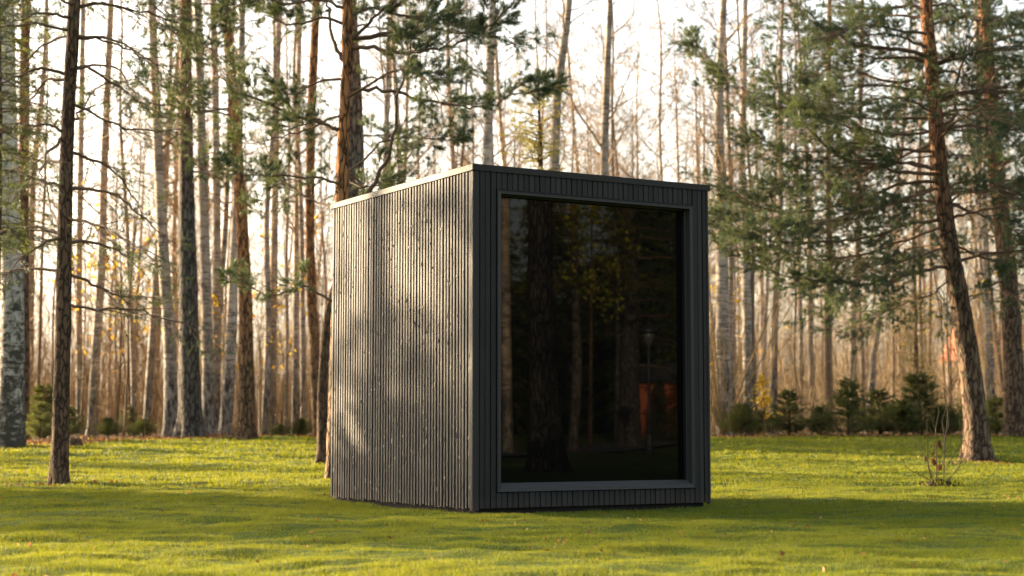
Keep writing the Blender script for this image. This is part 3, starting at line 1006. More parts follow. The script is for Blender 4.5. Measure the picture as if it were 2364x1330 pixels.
for i in range(40):
    z = random.uniform(3.2, 10.5)
    bough(root, O, auto_bough(at_height(tp, z), random.uniform(0, 6.28), random.uniform(1.6, 3.2) * (1.1 - 0.04 * z), 0.3, 0.35), 0.026, twig_per_m=14, tl=0.9, shoots=9, M_=64, ln=0.06, w=0.0045, bare=0.2, droop=0.15, keep=0.56)

# the second pine at the right edge
d = 33.2
tp = trunk_path([(2346, 998), (2338, 800), (2328, 650), (2312, 500), (2298, 380), (2285, 200), (2272, 0)], d, 12)
root = thing('pine_tree', 'straight grey brown pine at the right edge beside the row of small spruces', 'tree', tp[0] + [0, 0, 0.05])
O = np.array(root.location)
trunk_mesh(tp, [wpx(w, d) for w in (50, 45, 42, 39, 36, 32, 28, 14)], 'pine_bark', root, O, 20, 0.09, 0.09, 0.35)
for pts, dd in (([(2325, 640), (2290, 660), (2250, 690), (2210, 700)], -1.0), ([(2320, 560), (2270, 540), (2220, 560)], 1), ([(2318, 540), (2360, 560), (2400, 550)], 1)):
    bough(root, O, px_bough(pts, d, d + dd), 0.03, twig_per_m=5, tl=0.8, shoots=4, M_=26, ln=0.075, w=0.008)
for i in range(36):
    z = random.uniform(3.9, 11.5)
    bough(root, O, auto_bough(at_height(tp, z), random.uniform(0, 6.28), random.uniform(1.8, 3.4) * (1.15 - 0.04 * z), 0.25, 0.3), 0.03, twig_per_m=9, tl=0.8, shoots=10, M_=44, ln=0.08, w=0.0085, bare=0.2, keep=0.85)


# ------------------------------------------------------------------ the wood: placed trunks
def bare_twigs(b, tp, z0, z1, k, L, r=0.02, rise=0.9, levels=2, tip=0.004):
    """Bare ascending branches with twigs on a trunk path."""
    z = np.sort(z0 + (z1 - z0) * rng.random(k))
    B = np.array([at_height(tp, q) for q in z])
    az = rng.random(k) * 2 * math.pi
    Ln = L * (0.5 + 0.8 * rng.random(k)) * (1.1 - 0.55 * (z - z0) / (z1 - z0))
    D = np.stack([np.cos(az), np.sin(az), np.full(k, rise) * (0.5 + rng.random(k))], -1)
    D = norm(D)
    m_ = 6
    u = np.linspace(0, 1, m_)
    bend = norm(rng.normal(0, 0.6, (k, 3)) + np.array([0, 0, 0.25]))
    P = B[:, None] + D[:, None] * (Ln[:, None] * u)[..., None] + bend[:, None] * (0.3 * Ln[:, None] * u * u)[..., None]
    P[:, 1:] += rng.normal(0, 0.02, (k, m_ - 1, 3)) * Ln[:, None, None]
    b.tubes(P, np.maximum(tip, r * (Ln / L)[:, None] * (1 - 0.85 * u)), 4)
    src, sl = P, Ln
    for lv in range(levels):
        mult = 5
        K = len(src) * mult
        idx = np.repeat(np.arange(len(src)), mult)
        uu = 0.25 + 0.75 * rng.random(K)
        mm = src.shape[1]
        i0 = np.minimum((uu * (mm - 1)).astype(int), mm - 2)
        f = uu * (mm - 1) - i0
        p = src[idx, i0] * (1 - f)[:, None] + src[idx, i0 + 1] * f[:, None]
        td = norm(src[idx, i0 + 1] - src[idx, i0])
        d_ = norm(td * 0.8 + rng.normal(0, 0.55, (K, 3)) + np.array([0, 0, 0.1]))
        ll = sl[idx] * (0.25 + 0.3 * rng.random(K))
        bn = norm(rng.normal(0, 0.6, (K, 3)) + np.array([0, 0, -0.25 if lv else 0.1]))
        u4 = np.linspace(0, 1, 4)
        Q = p[:, None] + d_[:, None] * (ll[:, None] * u4)[..., None] + bn[:, None] * (0.3 * ll[:, None] * u4 * u4)[..., None]
        b.tubes(Q, np.maximum(tip * 0.7, r * 0.35 * (0.5 ** lv) * (1 - 0.8 * u4))[None].repeat(K, 0), 3)
        src, sl = Q, ll


def wood_tree(name, label, pts, d, widths, mat, twigs='twig', crown=None, top=13, group=None, flare=0.25, sides=14, step=0.2, needle=None, zc=None):
    tp = trunk_path(pts, d, top)
    root = thing(name, label, 'tree', tp[0] + [0, 0, 0.05], 0, group)
    O = np.array(root.location)
    trunk_mesh(tp, [wpx(w, d) for w in widths] + [wpx(widths[-1] * 0.45, d)] * (len(tp) - len(widths)), mat, root, O, sides, step, 0.06, flare)
    if crown:
        k, L, z0 = crown
        b = MB()
        bare_twigs(b, tp, z0, top - 0.4, k, L, 0.022, tip=0.006)
        b.build('crown', M[twigs], root, origin=O)
    if needle:
        for i in range(needle[0]):
            z = random.uniform(needle[1], top - 0.5)
            az = random.uniform(0, 6.28)
            bough(root, O, auto_bough(at_height(tp, z), az, random.uniform(1.1, 2.3) * needle[2], 0.3, 0.3), 0.025, twig_per_m=8, tl=0.7, shoots=8, M_=30, ln=0.08, w=0.011, bare=0.3, keep=0.75, sub=False)
    return root


WT = wood_tree
WT('birch_tree', 'thick old birch with black fissured base at the left edge of the lawn', [(22, 1030), (26, 900), (28, 700), (22, 500), (18, 250), (16, 0)], 29.6, [70, 58, 53, 48, 42, 36], 'old_birch_bark', crown=(14, 1.6, 4), flare=0.15, sides=20, step=0.1)
WT('pine_tree', 'slender grey pine close behind the thick old birch', [(52, 1016), (54, 800), (54, 500), (56, 250), (60, 0)], 33, [30, 27, 25, 24, 22], 'pine_bark', needle=(10, 6, 1.0))
WT('birch_tree', 'thin pale birch just right of the slim foreground pine', [(186, 975), (182, 700), (186, 400), (192, 0)], 42, [17, 15, 14, 12], 'birch_bark', crown=(16, 1.4, 4))
WT('birch_tree', 'curved birch with dark bent foot left of the brown thicket', [(213, 985), (222, 800), (235, 600), (240, 400), (252, 100), (256, 0)], 38, [24, 22, 19, 18, 16, 14], 'birch_bark', crown=(16, 1.6, 5))
WT('birch_tree', 'mottled birch trunk leaning left beside the big grey pine', [(396, 992), (392, 800), (378, 600), (368, 400), (358, 200), (350, 0)], 35, [36, 29, 27, 24, 22, 19], 'birch_bark', crown=(16, 1.6, 5), flare=0.3)
WT('pine_tree', 'big straight grey pine with flared mossy foot on the lawn edge', [(440, 1012), (438, 850), (434, 650), (430, 400), (428, 150), (428, 0)], 33.6, [56, 47, 44, 34, 29, 27], 'grey_bark', needle=(14, 5.2, 1.0), flare=0.45, sides=22, step=0.1)
WT('birch_tree', 'birch with dark blotched foot right behind the big grey pine', [(482, 990), (478, 750), (470, 500), (462, 200), (456, 0)], 35.5, [30, 26, 24, 21, 19], 'birch_bark', crown=(14, 1.5, 5), flare=0.35)
WT('birch_tree', 'second birch in the pair right of the big grey pine', [(497, 988), (500, 750), (500, 500), (497, 200), (492, 0)], 37, [22, 20, 19, 17, 15], 'birch_bark', crown=(14, 1.5, 5))
WT('birch_tree', 'birch leaning right towards the red brown pine', [(520, 988), (533, 800), (540, 600), (547, 450), (555, 200), (560, 0)], 36, [31, 26, 22, 20, 17, 14], 'birch_bark', crown=(14, 1.5, 5), flare=0.3)
WT('pine_tree', 'red brown pine leaning left with mossy foot on the lawn edge', [(567, 1006), (568, 850), (565, 650), (553, 430), (538, 220), (522, 0)], 33, [38, 33, 30, 26, 24, 22], 'pine_bark_orange', needle=(12, 5.5, 0.9), flare=0.45, sides=20, step=0.1)
WT('birch_tree', 'slim white birch standing midway between the red brown pine and the cabin', [(626, 965), (630, 750), (634, 500), (640, 200), (646, 0)], 40, [22, 19, 17, 14, 12], 'birch_bark', crown=(16, 1.5, 5))
WT('birch_tree', 'slim straight birch next to the grey brown pine by the cabin', [(682, 965), (684, 700), (686, 400), (692, 0)], 41, [18, 16, 14, 11], 'birch_bark', crown=(16, 1.5, 5))
WT('pine_tree', 'grey brown pine trunk left of the cabin roof corner', [(738, 960), (726, 800), (716, 600), (718, 300), (730, 0)], 37, [30, 25, 22, 21, 19], 'pine_bark_orange', needle=(10, 6, 0.9))
WT('alder_tree', 'gnarled grey brown trunk half hidden by the left edge of the cabin', [(748, 1062), (744, 950), (748, 830), (757, 740), (775, 660), (800, 600)], 24.5, [30, 24, 23, 22, 19, 15], 'spruce_bark', top=3.2, flare=0.5, sides=18, step=0.08)
WT('pine_tree', 'broad grey pine trunk right behind the orange barked pine', [(818, 1000), (820, 700), (818, 400), (814, 200), (806, 0)], 32.2, [58, 54, 48, 42, 36], 'grey_bark', needle=(10, 6, 0.9), sides=20)
WT('birch_tree', 'dark and white birch rising above the peak of the cabin roof', [(1122, 990), (1124, 600), (1124, 380), (1130, 220), (1132, 100), (1138, 0)], 34, [26, 24, 22, 21, 20, 17], 'birch_bark', crown=(16, 1.3, 5), step=0.1)
WT('birch_tree', 'leaning grey birch behind the middle of the cabin roof', [(1260, 990), (1272, 600), (1280, 380), (1286, 230), (1302, 100), (1314, 0)], 32, [28, 25, 23, 21, 18, 15], 'birch_bark', crown=(16, 1.6, 4.6), step=0.1)
WT('birch_tree', 'pale birch with dark forked top above the window side of the roof', [(1390, 990), (1392, 600), (1394, 400), (1400, 200), (1408, 0)], 34, [24, 22, 20, 17, 13], 'birch_bark', crown=(20, 1.7, 5), step=0.12)
WT('birch_tree', 'thick birch with blackened foot and many forking stems right of the roof end', [(1672, 985), (1668, 700), (1664, 450), (1660, 250), (1670, 0)], 36, [34, 30, 26, 22, 16], 'birch_bark', crown=(26, 2.4, 4.2), step=0.12)
WT('birch_tree', 'bent birch with curved foot right of the forking birch', [(1730, 980), (1722, 600), (1718, 450), (1712, 380), (1716, 250), (1720, 0)], 37, [24, 22, 20, 18, 15, 12], 'birch_bark', crown=(18, 1.6, 5))
WT('birch_tree', 'mottled birch between the two leaning pines at the right', [(2290, 905), (2282, 780), (2272, 640), (2262, 400), (2255, 0)], 40, [24, 21, 19, 17, 14], 'birch_bark', crown=(14, 1.5, 5))
WT('birch_tree', 'young birch leaning right in the sunlit wood by the small spruces', [(2004, 930), (2018, 820), (2036, 700), (2060, 520), (2090, 250)], 41, [18, 15, 13, 11, 8], 'birch_bark', crown=(16, 1.2, 4))
WT('birch_tree', 'white birch standing straight behind the tallest small spruce', [(1968, 930), (1970, 760), (1978, 600), (1985, 300), (1990, 0)], 42, [20, 17, 15, 13, 11], 'birch_bark', crown=(16, 1.3, 5))
WT('alder_tree', 'dark brown alder trunk in the sunlit wood above the small spruces', [(1914, 940), (1912, 750), (1914, 600), (1912, 300), (1915, 0)], 42, [20, 17, 15, 13, 11], 'alder_bark', crown=(14, 1.3, 5))

# kinds of background trees, copied many times
def proto_tree(kind, h, r, lean, crown, mat):
    wob = [np.array([random.uniform(-1, 1) * 0.012 * h * (i / 5) + lean * (i / 5) * h, random.uniform(-1, 1) * 0.012 * h * (i / 5), h * i / 5]) for i in range(6)]
    wob[0][:] = (0, 0, -0.05)
    root = thing(kind, '', 'tree')
    trunk_mesh(wob, [r, r * 0.9, r * 0.78, r * 0.62, r * 0.42, r * 0.12], mat, root, (0, 0, 0), 9, 0.45, 0.06, 0.25)
    b = MB()
    bare_twigs(b, np.array(wob), crown[2], h - 0.5, crown[0], crown[1], r * 0.2, tip=0.0055)
    b.build('crown', M['twig'], root)
    return root


PROTO = []
for i in range(6):
    PROTO.append(proto_tree('birch_tree', random.uniform(12, 16), random.uniform(0.06, 0.1), random.uniform(-0.03, 0.03), (random.randint(32, 42), random.uniform(1.4, 2.1), random.uniform(3.5, 5.5)), 'birch_bark'))
for i in range(3):
    PROTO.append(proto_tree('alder_tree', random.uniform(10, 14), random.uniform(0.045, 0.08), random.uniform(-0.04, 0.04), (random.randint(32, 42), random.uniform(1.2, 1.9), random.uniform(2.0, 4)), 'alder_bark'))
LB = {'birch_tree': ('slender bare birch standing among many in the sunlit wood behind the lawn', 'bare birches in the wood behind the lawn'),
      'alder_tree': ('thin brown bare alder among the birches in the wood behind the lawn', 'brown alders in the wood behind the lawn')}
used = set()
spots = []
for x in (866, 890, 932, 962, 978, 1046, 1095, 1152, 1182, 1236, 1256, 1340, 1384, 1414, 1450, 1470, 1522, 1552, 1596, 1640, 1692, 1752, 1790, 1838, 1876, 264, 286, 312, 336, 118, 86, 410, 590, 612, 658, 700, 2110, 2150, 2190, 2350):
    spots.append((x + random.uniform(-4, 4), random.uniform(36, 48)))
tries = 0
while len(spots) < 240:
    x, dd = random.uniform(-330, 2950), random.uniform(37, 85)
    if all(abs(x - a) * 0.5 * (dd + c) / F_PX > 0.15 or abs(dd - c) > 2 for a, c in spots):
        spots.append((x, dd))
for x, dd in spots:
    p = px(x, 985, dd)
    src = random.choice(PROTO[:6] if random.random() < 0.6 else PROTO[6:])
    lab, grp = LB[src.name.split('.')[0]]
    rot = (random.gauss(0, 0.02), random.gauss(0, 0.032), random.uniform(0, 6.28))
    loc = (p[0], dd, float(terr(p[0], dd)))
    sc_ = random.uniform(0.75, 1.15) if len(used) < 9 or random.random() < 0.55 else random.uniform(0.45, 0.7)
    if src.name not in used:
        used.add(src.name)
        src.location, src.rotation_euler, src.scale = tuple(float(v) for v in loc), rot, (sc_,) * 3
        tag(src, lab, 'tree', grp)
    else:
        copy_tree(src, loc, rot, sc_, lab, grp)

# trees beyond the left edge of the frame, through which the low sun comes
SIDE = [(-13.5, 24), (-17, 30), (-15, 35), (-21, 27), (-23, 36), (-27, 31), (-34, 35), (-37, 29), (-24, 24), (-16.5, 41), (-20, 18), (-14, 28)]
for i, (x, y) in enumerate(SIDE):
    src = PROTO[i % 6] if i % 3 else PROTO[6 + i % 3]
    copy_tree(src, (x, y, float(terr(x, y))), (0, random.uniform(-0.03, 0.03), random.uniform(0, 6.28)), random.uniform(0.9, 1.25), 'bare tree in the wood beyond the left end of the lawn', 'trees beyond the left end of the lawn')

side = thing('pine_tree', '', 'tree', (0, 0, 0))
tp = np.array([(0, 0, -0.05), (0.05, 0, 3), (0, 0.05, 6), (0.05, 0, 10)])
trunk_mesh(tp, [0.17, 0.14, 0.11, 0.04], 'pine_bark', side, (0, 0, 0), 14, 0.2, 0.06, 0.3)
for i in range(46):
    z = random.uniform(2.6, 9.7)
    bough(side, (0, 0, 0), auto_bough(at_height(tp, z), random.uniform(0, 6.28), random.uniform(1.2, 2.4) * (1.2 - 0.06 * z), 0.3, 0.3), 0.03, twig_per_m=6, tl=0.8, shoots=7, M_=20, ln=0.09, w=0.018, bare=0.2, keep=0.92, sub=False)
SHADE_PINES = [(-17.5, 23.6), (-20, 22.5), (-30, 29), (-17, 20.2), (-22, 22.0), (-25.5, 24.6), (-34, 40)]  # unseen pines, added and spaced to shade the lawn and cabin
for i, (x, y) in enumerate(SHADE_PINES):
    lb = 'unseen pine added for shade beyond the left end of the lawn'
    if i == 0:
        side.location = (x, y, float(terr(x, y)))
        tag(side, lb, 'tree', 'shade pines added beyond the left end of the lawn')
    else:
        copy_tree(side, (x, y, float(terr(x, y))), (0, 0, random.uniform(0, 6.28)), random.uniform(0.85, 1.2), lb, 'shade pines added beyond the left end of the lawn')

# thicket of saplings and brush under the trees: one mass
b = MB()


def thicket(b, n, y0, y1, hmin, hmax, xs=0.47, tw=9, rr=0.007):
    y = y0 + (y1 - y0) * rng.random(n)
    x = rng.uniform(-1, 1, n) * (xs * y + 1)
    h = hmin + (hmax - hmin) * rng.random(n) ** 1.6
    z = terr(x, y) - 0.05
    u = np.linspace(0, 1, 5)
    ln = rng.normal(0, 0.13, (n, 2))
    P = np.zeros((n, 5, 3))
    P[..., 0] = x[:, None] + ln[:, :1] * h[:, None] * u + rng.normal(0, 0.02, (n, 5)) * h[:, None]
    P[..., 1] = y[:, None] + ln[:, 1:] * h[:, None] * u
    P[..., 2] = z[:, None] + h[:, None] * u
    n0 = b.n
    rad = rr * (0.6 + 0.9 * rng.random((n, 1))) * (1 - 0.7 * u)
    b.tubes(P, rad, 3)
    b.A[-1] = np.repeat(rng.random(n), 15)
    K = n * tw
    idx = np.repeat(np.arange(n), tw)
    f = 0.15 + 0.85 * rng.random(K)
    i0 = np.minimum((f * 4).astype(int), 3)
    g = f * 4 - i0
    p = P[idx, i0] * (1 - g)[:, None] + P[idx, i0 + 1] * g[:, None]
    d_ = norm(rng.normal(0, 0.6, (K, 3)) + np.array([0, 0, 0.75]))
    ll = h[idx] * (0.12 + 0.22 * rng.random(K))
    u3 = np.linspace(0, 1, 3)
    Q = p[:, None] + d_[:, None] * (ll[:, None] * u3)[..., None] + rng.normal(0, 0.03, (K, 1, 3)) * (u3 * u3)[None, :, None]
    b.tubes(Q, np.full((K, 3), rr * 0.5) * (1 - 0.6 * u3), 3)
    b.A[-1] = np.repeat(rng.random(n)[idx], 9)


thicket(b, 1150, 34.8, 45, 0.6, 3.4)
thicket(b, 520, 34.2, 37, 0.25, 1.3, rr=0.005)
thicket(b, 1000, 36, 64, 2.5, 8.5, tw=9, rr=0.013)
thicket(b, 3000, 41, 72, 1.0, 4.2, rr=0.010)
tag(b.build('undergrowth', M['thicket']), 'dense brown thicket of bare saplings and brush under the birches', 'undergrowth', kind='stuff')
b = MB()
thicket(b, 2500, 72, 125, 2.0, 7.5, tw=12, rr=0.02)
tag(b.build('distant_wood', M['thicket']), 'far brown bare wood closing the view behind the birches', 'wood', kind='stuff')


# ------------------------------------------------------------------ small spruces along the lawn edge and dark spruces in the wood
def make_spruce(h, r, dense=1.0, needle='spruce_needles', ln=0.03, w=0.009, M_=16, z0=0.06, droop=0.25):
    root = thing('spruce_tree', '', 'tree')
    P = np.array([(0, 0, -0.05), (0.01 * h, 0, h * 0.5), (0, 0, h)])
    b = MB()
    b.tubes(smooth_path(P, 8), np.linspace(0.022 * h + 0.006, 0.004, 8), 7)
    b.build('trunk', M['spruce_bark'], root, smooth=True)
    w_, f = MB(), MB()
    n = int(38 * dense * max(1, h / 1.6))
    z = h * (z0 + (0.97 - z0) * rng.random(n) ** 1.15)
    az = rng.random(n) * 2 * math.pi
    L = r * (1.06 - z / h) ** 0.8 * (0.45 + 0.75 * rng.random(n)) + 0.05 * h
    u = np.linspace(0, 1, 6)
    hd = np.stack([np.cos(az), np.sin(az), np.zeros(n)], -1)
    Q = hd[:, None] * (L[:, None] * u)[..., None]
    Q[..., 2] += z[:, None] + L[:, None] * ((0.35 - droop * 0.4) * u - droop * u * u + 0.12 * u ** 3)
    Q[:, 1:] += rng.normal(0, 0.03, (n, 5, 3)) * L[:, None, None]
    w_.tubes(Q, 0.006 * max(1, h / 3) * (1 - 0.8 * u)[None].repeat(n, 0), 3)
    nb, nd, nl = [], [], []
    per = 14
    for j in range(per):
        f_ = 0.12 + 0.88 * rng.random(n)
        i0 = np.minimum((f_ * 5).astype(int), 4)
        g = f_ * 5 - i0
        p = Q[np.arange(n), i0] * (1 - g)[:, None] + Q[np.arange(n), i0 + 1] * g[:, None]
        td = norm(Q[np.arange(n), i0 + 1] - Q[np.arange(n), i0])
        sd = np.stack([-hd[:, 1], hd[:, 0], np.zeros(n)], -1) * rng.choice([-1, 1], (n, 1))
        nb.append(p)
        nd.append(norm(td * 0.7 + sd * (0.2 + 0.7 * rng.random((n, 1))) + rng.normal(0, 0.18, (n, 3)) + np.array([0, 0, -0.12])))
        nl.append(L * (0.18 + 0.22 * rng.random(n)) * (1.1 - 0.5 * f_))
    nb.append(np.array([[0, 0, h * 0.93]]))
    nd.append(np.array([[0, 0, 1.0]]))
    nl.append(np.array([h * 0.09]))
    f.needles(np.concatenate(nb), np.concatenate(nd), np.concatenate(nl), M_, ln, w, 0.75)
    w_.build('branches', M['ptwig'], root)
    f.build('needles', M[needle], root)
    return root


SP = [make_spruce(1.25, 0.6, 4.2, M_=30, w=0.0065, ln=0.032, droop=0.06), make_spruce(1.35, 0.62, 3.8, M_=30, w=0.0065, ln=0.032, droop=0.12), make_spruce(0.95, 0.75, 4.5, M_=30, w=0.0065, ln=0.032, droop=0.02)]
row = [(1712, 34.6, 0.85, 'small round spruce nearest the cabin in the row along the lawn edge', 2), (1822, 34.8, 0.95, 'dark small spruce beside the yellow leaved sapling', 0), (1760, 36.5, 0.7, 'low spruce behind the yellow leaved sapling', 2),
       (1895, 35.1, 0.8, 'bushy dark spruce left of the tallest one in the row', 2), (2185, 35.0, 0.85, 'dark spruce close left of the leaning pine trunk', 2), (1958, 34.3, 1.1, 'tallest pointed small spruce in the row along the lawn edge', 1), (2032, 35.2, 0.95, 'dark spruce right of the tallest pointed one in the row', 0),
       (2080, 34.6, 0.95, 'wide dark spruce behind the bare sapling on the left', 2), (2128, 35, 1.15, 'tall bushy spruce behind the bare sapling', 1), (2232, 36.2, 0.95, 'spruce hidden behind the foot of the leaning pine', 0), (2300, 35.2, 0.95, 'small spruce between the two leaning pine trunks', 0), (2390, 36, 1.0, 'small spruce past the right edge pine', 1),
       (100, 35.5, 1.05, 'broad black green spruce in shade left of the slim pine', 1), (70, 36.5, 0.85, 'black green spruce behind the thick old birch', 2), (160, 34.2, 0.8, 'small light green spruce right behind the slim pine foot', 0), (92, 32.4, 0.7, 'small light spruce in front of the black green one', 0), (250, 34.6, 0.65, 'low grey green spruce at the thicket edge', 2), (330, 34.8, 0.55, 'tiny spruce in the leaf litter left of the big grey pine', 2),
       (645, 35, 0.4, 'tiny spruce in the undergrowth between red brown pine and cabin', 2), (696, 35.2, 0.45, 'low spruce in the undergrowth nearest the cabin on its left', 2), (300, 37, 0.75, 'loose brownish green spruce inside the left thicket', 0)]
first = set()
for x, dd, s, lab, kk in row:
    s = s * (0.84 if x > 1600 else 0.8)
    p = px(x, 990, dd)
    loc = (p[0], dd, float(terr(p[0], dd)) - 0.03)
    g = 'young spruces along the lawn edge'
    if kk in first:
        copy_tree(SP[kk], loc, (random.uniform(-0.08, 0.08), random.uniform(-0.08, 0.08), random.uniform(0, 6.28)), (s * random.uniform(0.85, 1.3), s * random.uniform(0.85, 1.3), s * random.uniform(0.8, 1.1)), lab, g)
    else:
        first.add(kk)
        SP[kk].location, SP[kk].scale = tuple(float(v) for v in loc), (s,) * 3
        tag(SP[kk], lab, 'tree', g)

for i, (x, y, s) in enumerate(((-9.2, 18.3, 1.85), (-10.2, 19.5, 2.3), (-9.9, 18.8, 2.1), (-13.3, 20.9, 2.3))):  # unseen spruces, added and narrowed to shade the lower side wall
    copy_tree(SP[i % 2], (x, y, float(terr(x, y))), (0, 0, random.uniform(0, 6.28)), (s * 0.68, s * 0.68, s), 'unseen dense spruce added for shade beyond the left end of the lawn', 'shade spruces added beyond the left end of the lawn')

# conifers with sunlit or dark foliage in the wood
big = make_spruce(9.0, 1.3, 0.8, 'spruce_needles', 0.06, 0.012, 18, 0.36, 0.45)
p = px(-40, 990, 25)
big.location = (p[0], 25, float(terr(p[0], 25)))
tag(big, 'tall dark spruce whose drooping branches hang into the left edge', 'tree')
warm = make_spruce(6.4, 0.7, 1.0, 'sunlit_needles', 0.05, 0.007, 15, 0.3, 0.18)
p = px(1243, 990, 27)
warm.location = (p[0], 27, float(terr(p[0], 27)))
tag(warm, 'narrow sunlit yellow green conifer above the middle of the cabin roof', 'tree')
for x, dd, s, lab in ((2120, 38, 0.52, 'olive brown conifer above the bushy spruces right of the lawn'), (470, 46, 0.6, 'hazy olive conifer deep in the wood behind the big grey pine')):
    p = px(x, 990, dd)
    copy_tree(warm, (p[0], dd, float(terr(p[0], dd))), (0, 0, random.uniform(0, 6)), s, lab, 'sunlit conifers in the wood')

# saplings with yellow leaves
def make_autumn(h, n_l, size=0.034):
    root = thing('autumn_sapling', '', 'sapling')
    b = MB()
    P = np.array([(0, 0, -0.05), (0.03, 0, h * 0.5), (0, 0.02, h)])
    b.tubes(smooth_path(P, 7), np.linspace(0.018, 0.005, 7), 5)
    bare_twigs(b, P, 0.25 * h, h * 0.95, 14, h * 0.34, 0.008, levels=1, tip=0.003)
    ends = np.concatenate([v.reshape(-1, 3) for v in b.V[2:]])
    b.build('stems', M['stem'], root)
    f = MB()
    k = rng.integers(0, len(ends), n_l)
    f.leaves(ends[k] + rng.normal(0, 0.04, (n_l, 3)), size, rng.random(n_l))
    f.build('leaves', M['yleaf'], root)
    return root


AU = make_autumn(2.2, 105)
AS = make_autumn(1.15, 150, 0.045)
for i, (x, dd, s, lab) in enumerate(((1762, 34.1, 1.0, 'small sapling with yellow orange leaves at the lawn edge among the spruces near the cabin'), (270, 38.5, 1.9, 'tall sapling dotted with yellow leaves in the left thicket'), (300, 42, 2.6, 'thin tree with yellow leaves higher up in the left wood'), (186, 39, 1.9, 'yellow leaved sapling right behind the slim pine'), (600, 37.5, 1.5, 'yellow leaved sapling right of the red brown pine'), (650, 42, 2.3, 'sapling with orange yellow leaves midway between pine and cabin'), (510, 36.5, 1.4, 'yellow leaved sapling between the birches and the red brown pine'), (1690, 38, 1.6, 'sapling with few yellow leaves beside the right wall of the cabin'), (2200, 39, 1.4, 'yellow leaved sapling behind the leaning pine'), (2345, 38, 1.7, 'yellow leaved sapling right of the edge pine'))):
    p = px(x, 990, dd)
    loc = (p[0], dd, float(terr(p[0], dd)))
    if i == 0:
        AS.location = tuple(float(v) for v in loc)
        tag(AS, lab, 'sapling', 'yellow leaved saplings')
    elif i == 1:
        AU.location, AU.scale = tuple(float(v) for v in loc), (s,) * 3
        tag(AU, lab, 'sapling', 'yellow leaved saplings')
    else:
        copy_tree(AU, loc, (0, 0, random.uniform(0, 6)), s, lab, 'yellow leaved saplings')

# bare hazel fan by the right wall of the cabin
root_p = px(1668, 985, 35)
hz_ = thing('hazel_shrub', 'fan of pale bare hazel stems by the right wall of the cabin', 'shrub', (root_p[0], 35, float(terr(root_p[0], 35))))
b = MB()
n = 16
a = rng.uniform(-0.5, 0.75, n)
a2 = rng.normal(0, 0.22, n)
L = rng.uniform(2.2, 4.2, n)
u = np.linspace(0, 1, 7)
P = np.zeros((n, 7, 3))
P[..., 0] = L[:, None] * (np.sin(a)[:, None] * u + 0.1 * np.sin(a)[:, None] * u * u)
P[..., 1] = L[:, None] * np.sin(a2)[:, None] * u
P[..., 2] = L[:, None] * np.cos(a)[:, None] * u
b.tubes(P, 0.021 * (1 - 0.75 * u)[None].repeat(n, 0), 5)
b.build('stems', M['thicket'], hz_)
b = MB()
K = n * 9
idx = np.repeat(np.arange(n), 9)
f = 0.3 + 0.7 * rng.random(K)
i0 = np.minimum((f * 6).astype(int), 5)
p = P[idx, i0]
d_ = norm(P[idx, i0 + 1] - p + rng.normal(0, 0.3, (K, 3)))
b.tubes(np.stack([p, p + d_ * 0.35, p + d_ * 0.6 + [0, 0, 0.1]], 1), np.full((K, 3), 0.005), 3)
b.build('crown', M['twig'], hz_)

# ------------------------------------------------------------------ the bare sapling on the lawn
g = ground_px(2165, 1130)
d = g[1]
sp = thing('bare_sapling', 'bare many stemmed sapling with a few withered leaves on the lawn', 'sapling', g)
STEMS = [[(2163, 1120), (2162, 1070), (2160, 1000), (2164, 970), (2169, 945), (2163, 935), (2150, 930 - 0)], [(2178, 1112), (2180, 1060), (2181, 1020), (2176, 985), (2174, 975), (2180, 955), (2184, 940)], [(2181, 1022), (2187, 975), (2187, 950), (2183, 935), (2180, 905), (2179, 896)],
         [(2150, 1106), (2142, 1070), (2141, 1020), (2140, 970)], [(2152, 1105), (2140, 1065), (2122, 1035), (2110, 1010), (2103, 1000)], [(2146, 1108), (2110, 1090), (2095, 1080), (2082, 1058)], [(2190, 1108), (2215, 1075), (2220, 1040), (2215, 980), (2217, 970)], [(2186, 1076), (2205, 1045), (2220, 1025), (2228, 1013)],
         [(2190, 1110), (2225, 1060), (2240, 1040)], [(2160, 1058), (2140, 1040), (2118, 1028)], [(2161, 1002), (2155, 980), (2146, 955), (2135, 941)], [(2168, 1075), (2172, 1050), (2186, 1035), (2195, 1027)], [(2160, 1045), (2152, 1010), (2147, 990), (2134, 978)], [(2178, 1000), (2190, 985), (2189, 972)], [(2172, 1080), (2182, 1045), (2174, 1020)]]
b = MB()
for i, s in enumerate(STEMS):
    P = smooth_path(px_bough(s, d, d + random.uniform(-0.22, 0.22)), 12)
    b.tubes(P, np.linspace(0.0085 if i < 4 else 0.006, 0.0028, 12), 5)
b.build('stems', M['stem'], sp, smooth=True, origin=g)
for x, y, s in ((2168, 1024, .036), (2171, 1031, .026), (2156, 1067, .04), (2169, 1080, .042), (2137, 1060, .028), (2155, 1047, .022), (2182, 960, .012)):
    f = MB()
    c = px(x, y, d - 0.04)
    t = np.linspace(-1, 1, 7)
    a = norm(np.array([random.uniform(-.5, .5), random.uniform(-.4, .4), -1.0]))
    w_ = norm(np.cross(a, [0.2, 1, 0.1]))
    n_ = np.cross(a, w_)
    hw = np.sqrt(np.clip(1 - t * t, 0.02, 1)) * 0.55
    V = np.concatenate([c + s * (a * q + w_ * sg * h_ + n_ * (0.35 * abs(sg) - 0.25 * q * q)) for sg in (-1, 0, 1) for q, h_ in zip(t, hw)]).reshape(-1, 3)
    qd = [(r * 7 + i, r * 7 + i + 1, (r + 1) * 7 + i + 1, (r + 1) * 7 + i) for r in range(2) for i in range(6)]
    f.add(V, qd, tone=np.full(21, random.choice([0.05, 0.1, 0.3])))
    f.build('leaf', M['leaf'], sp, smooth=True, origin=g)
b = MB()
k = 20
rg = np.linspace(0, 1, 7)
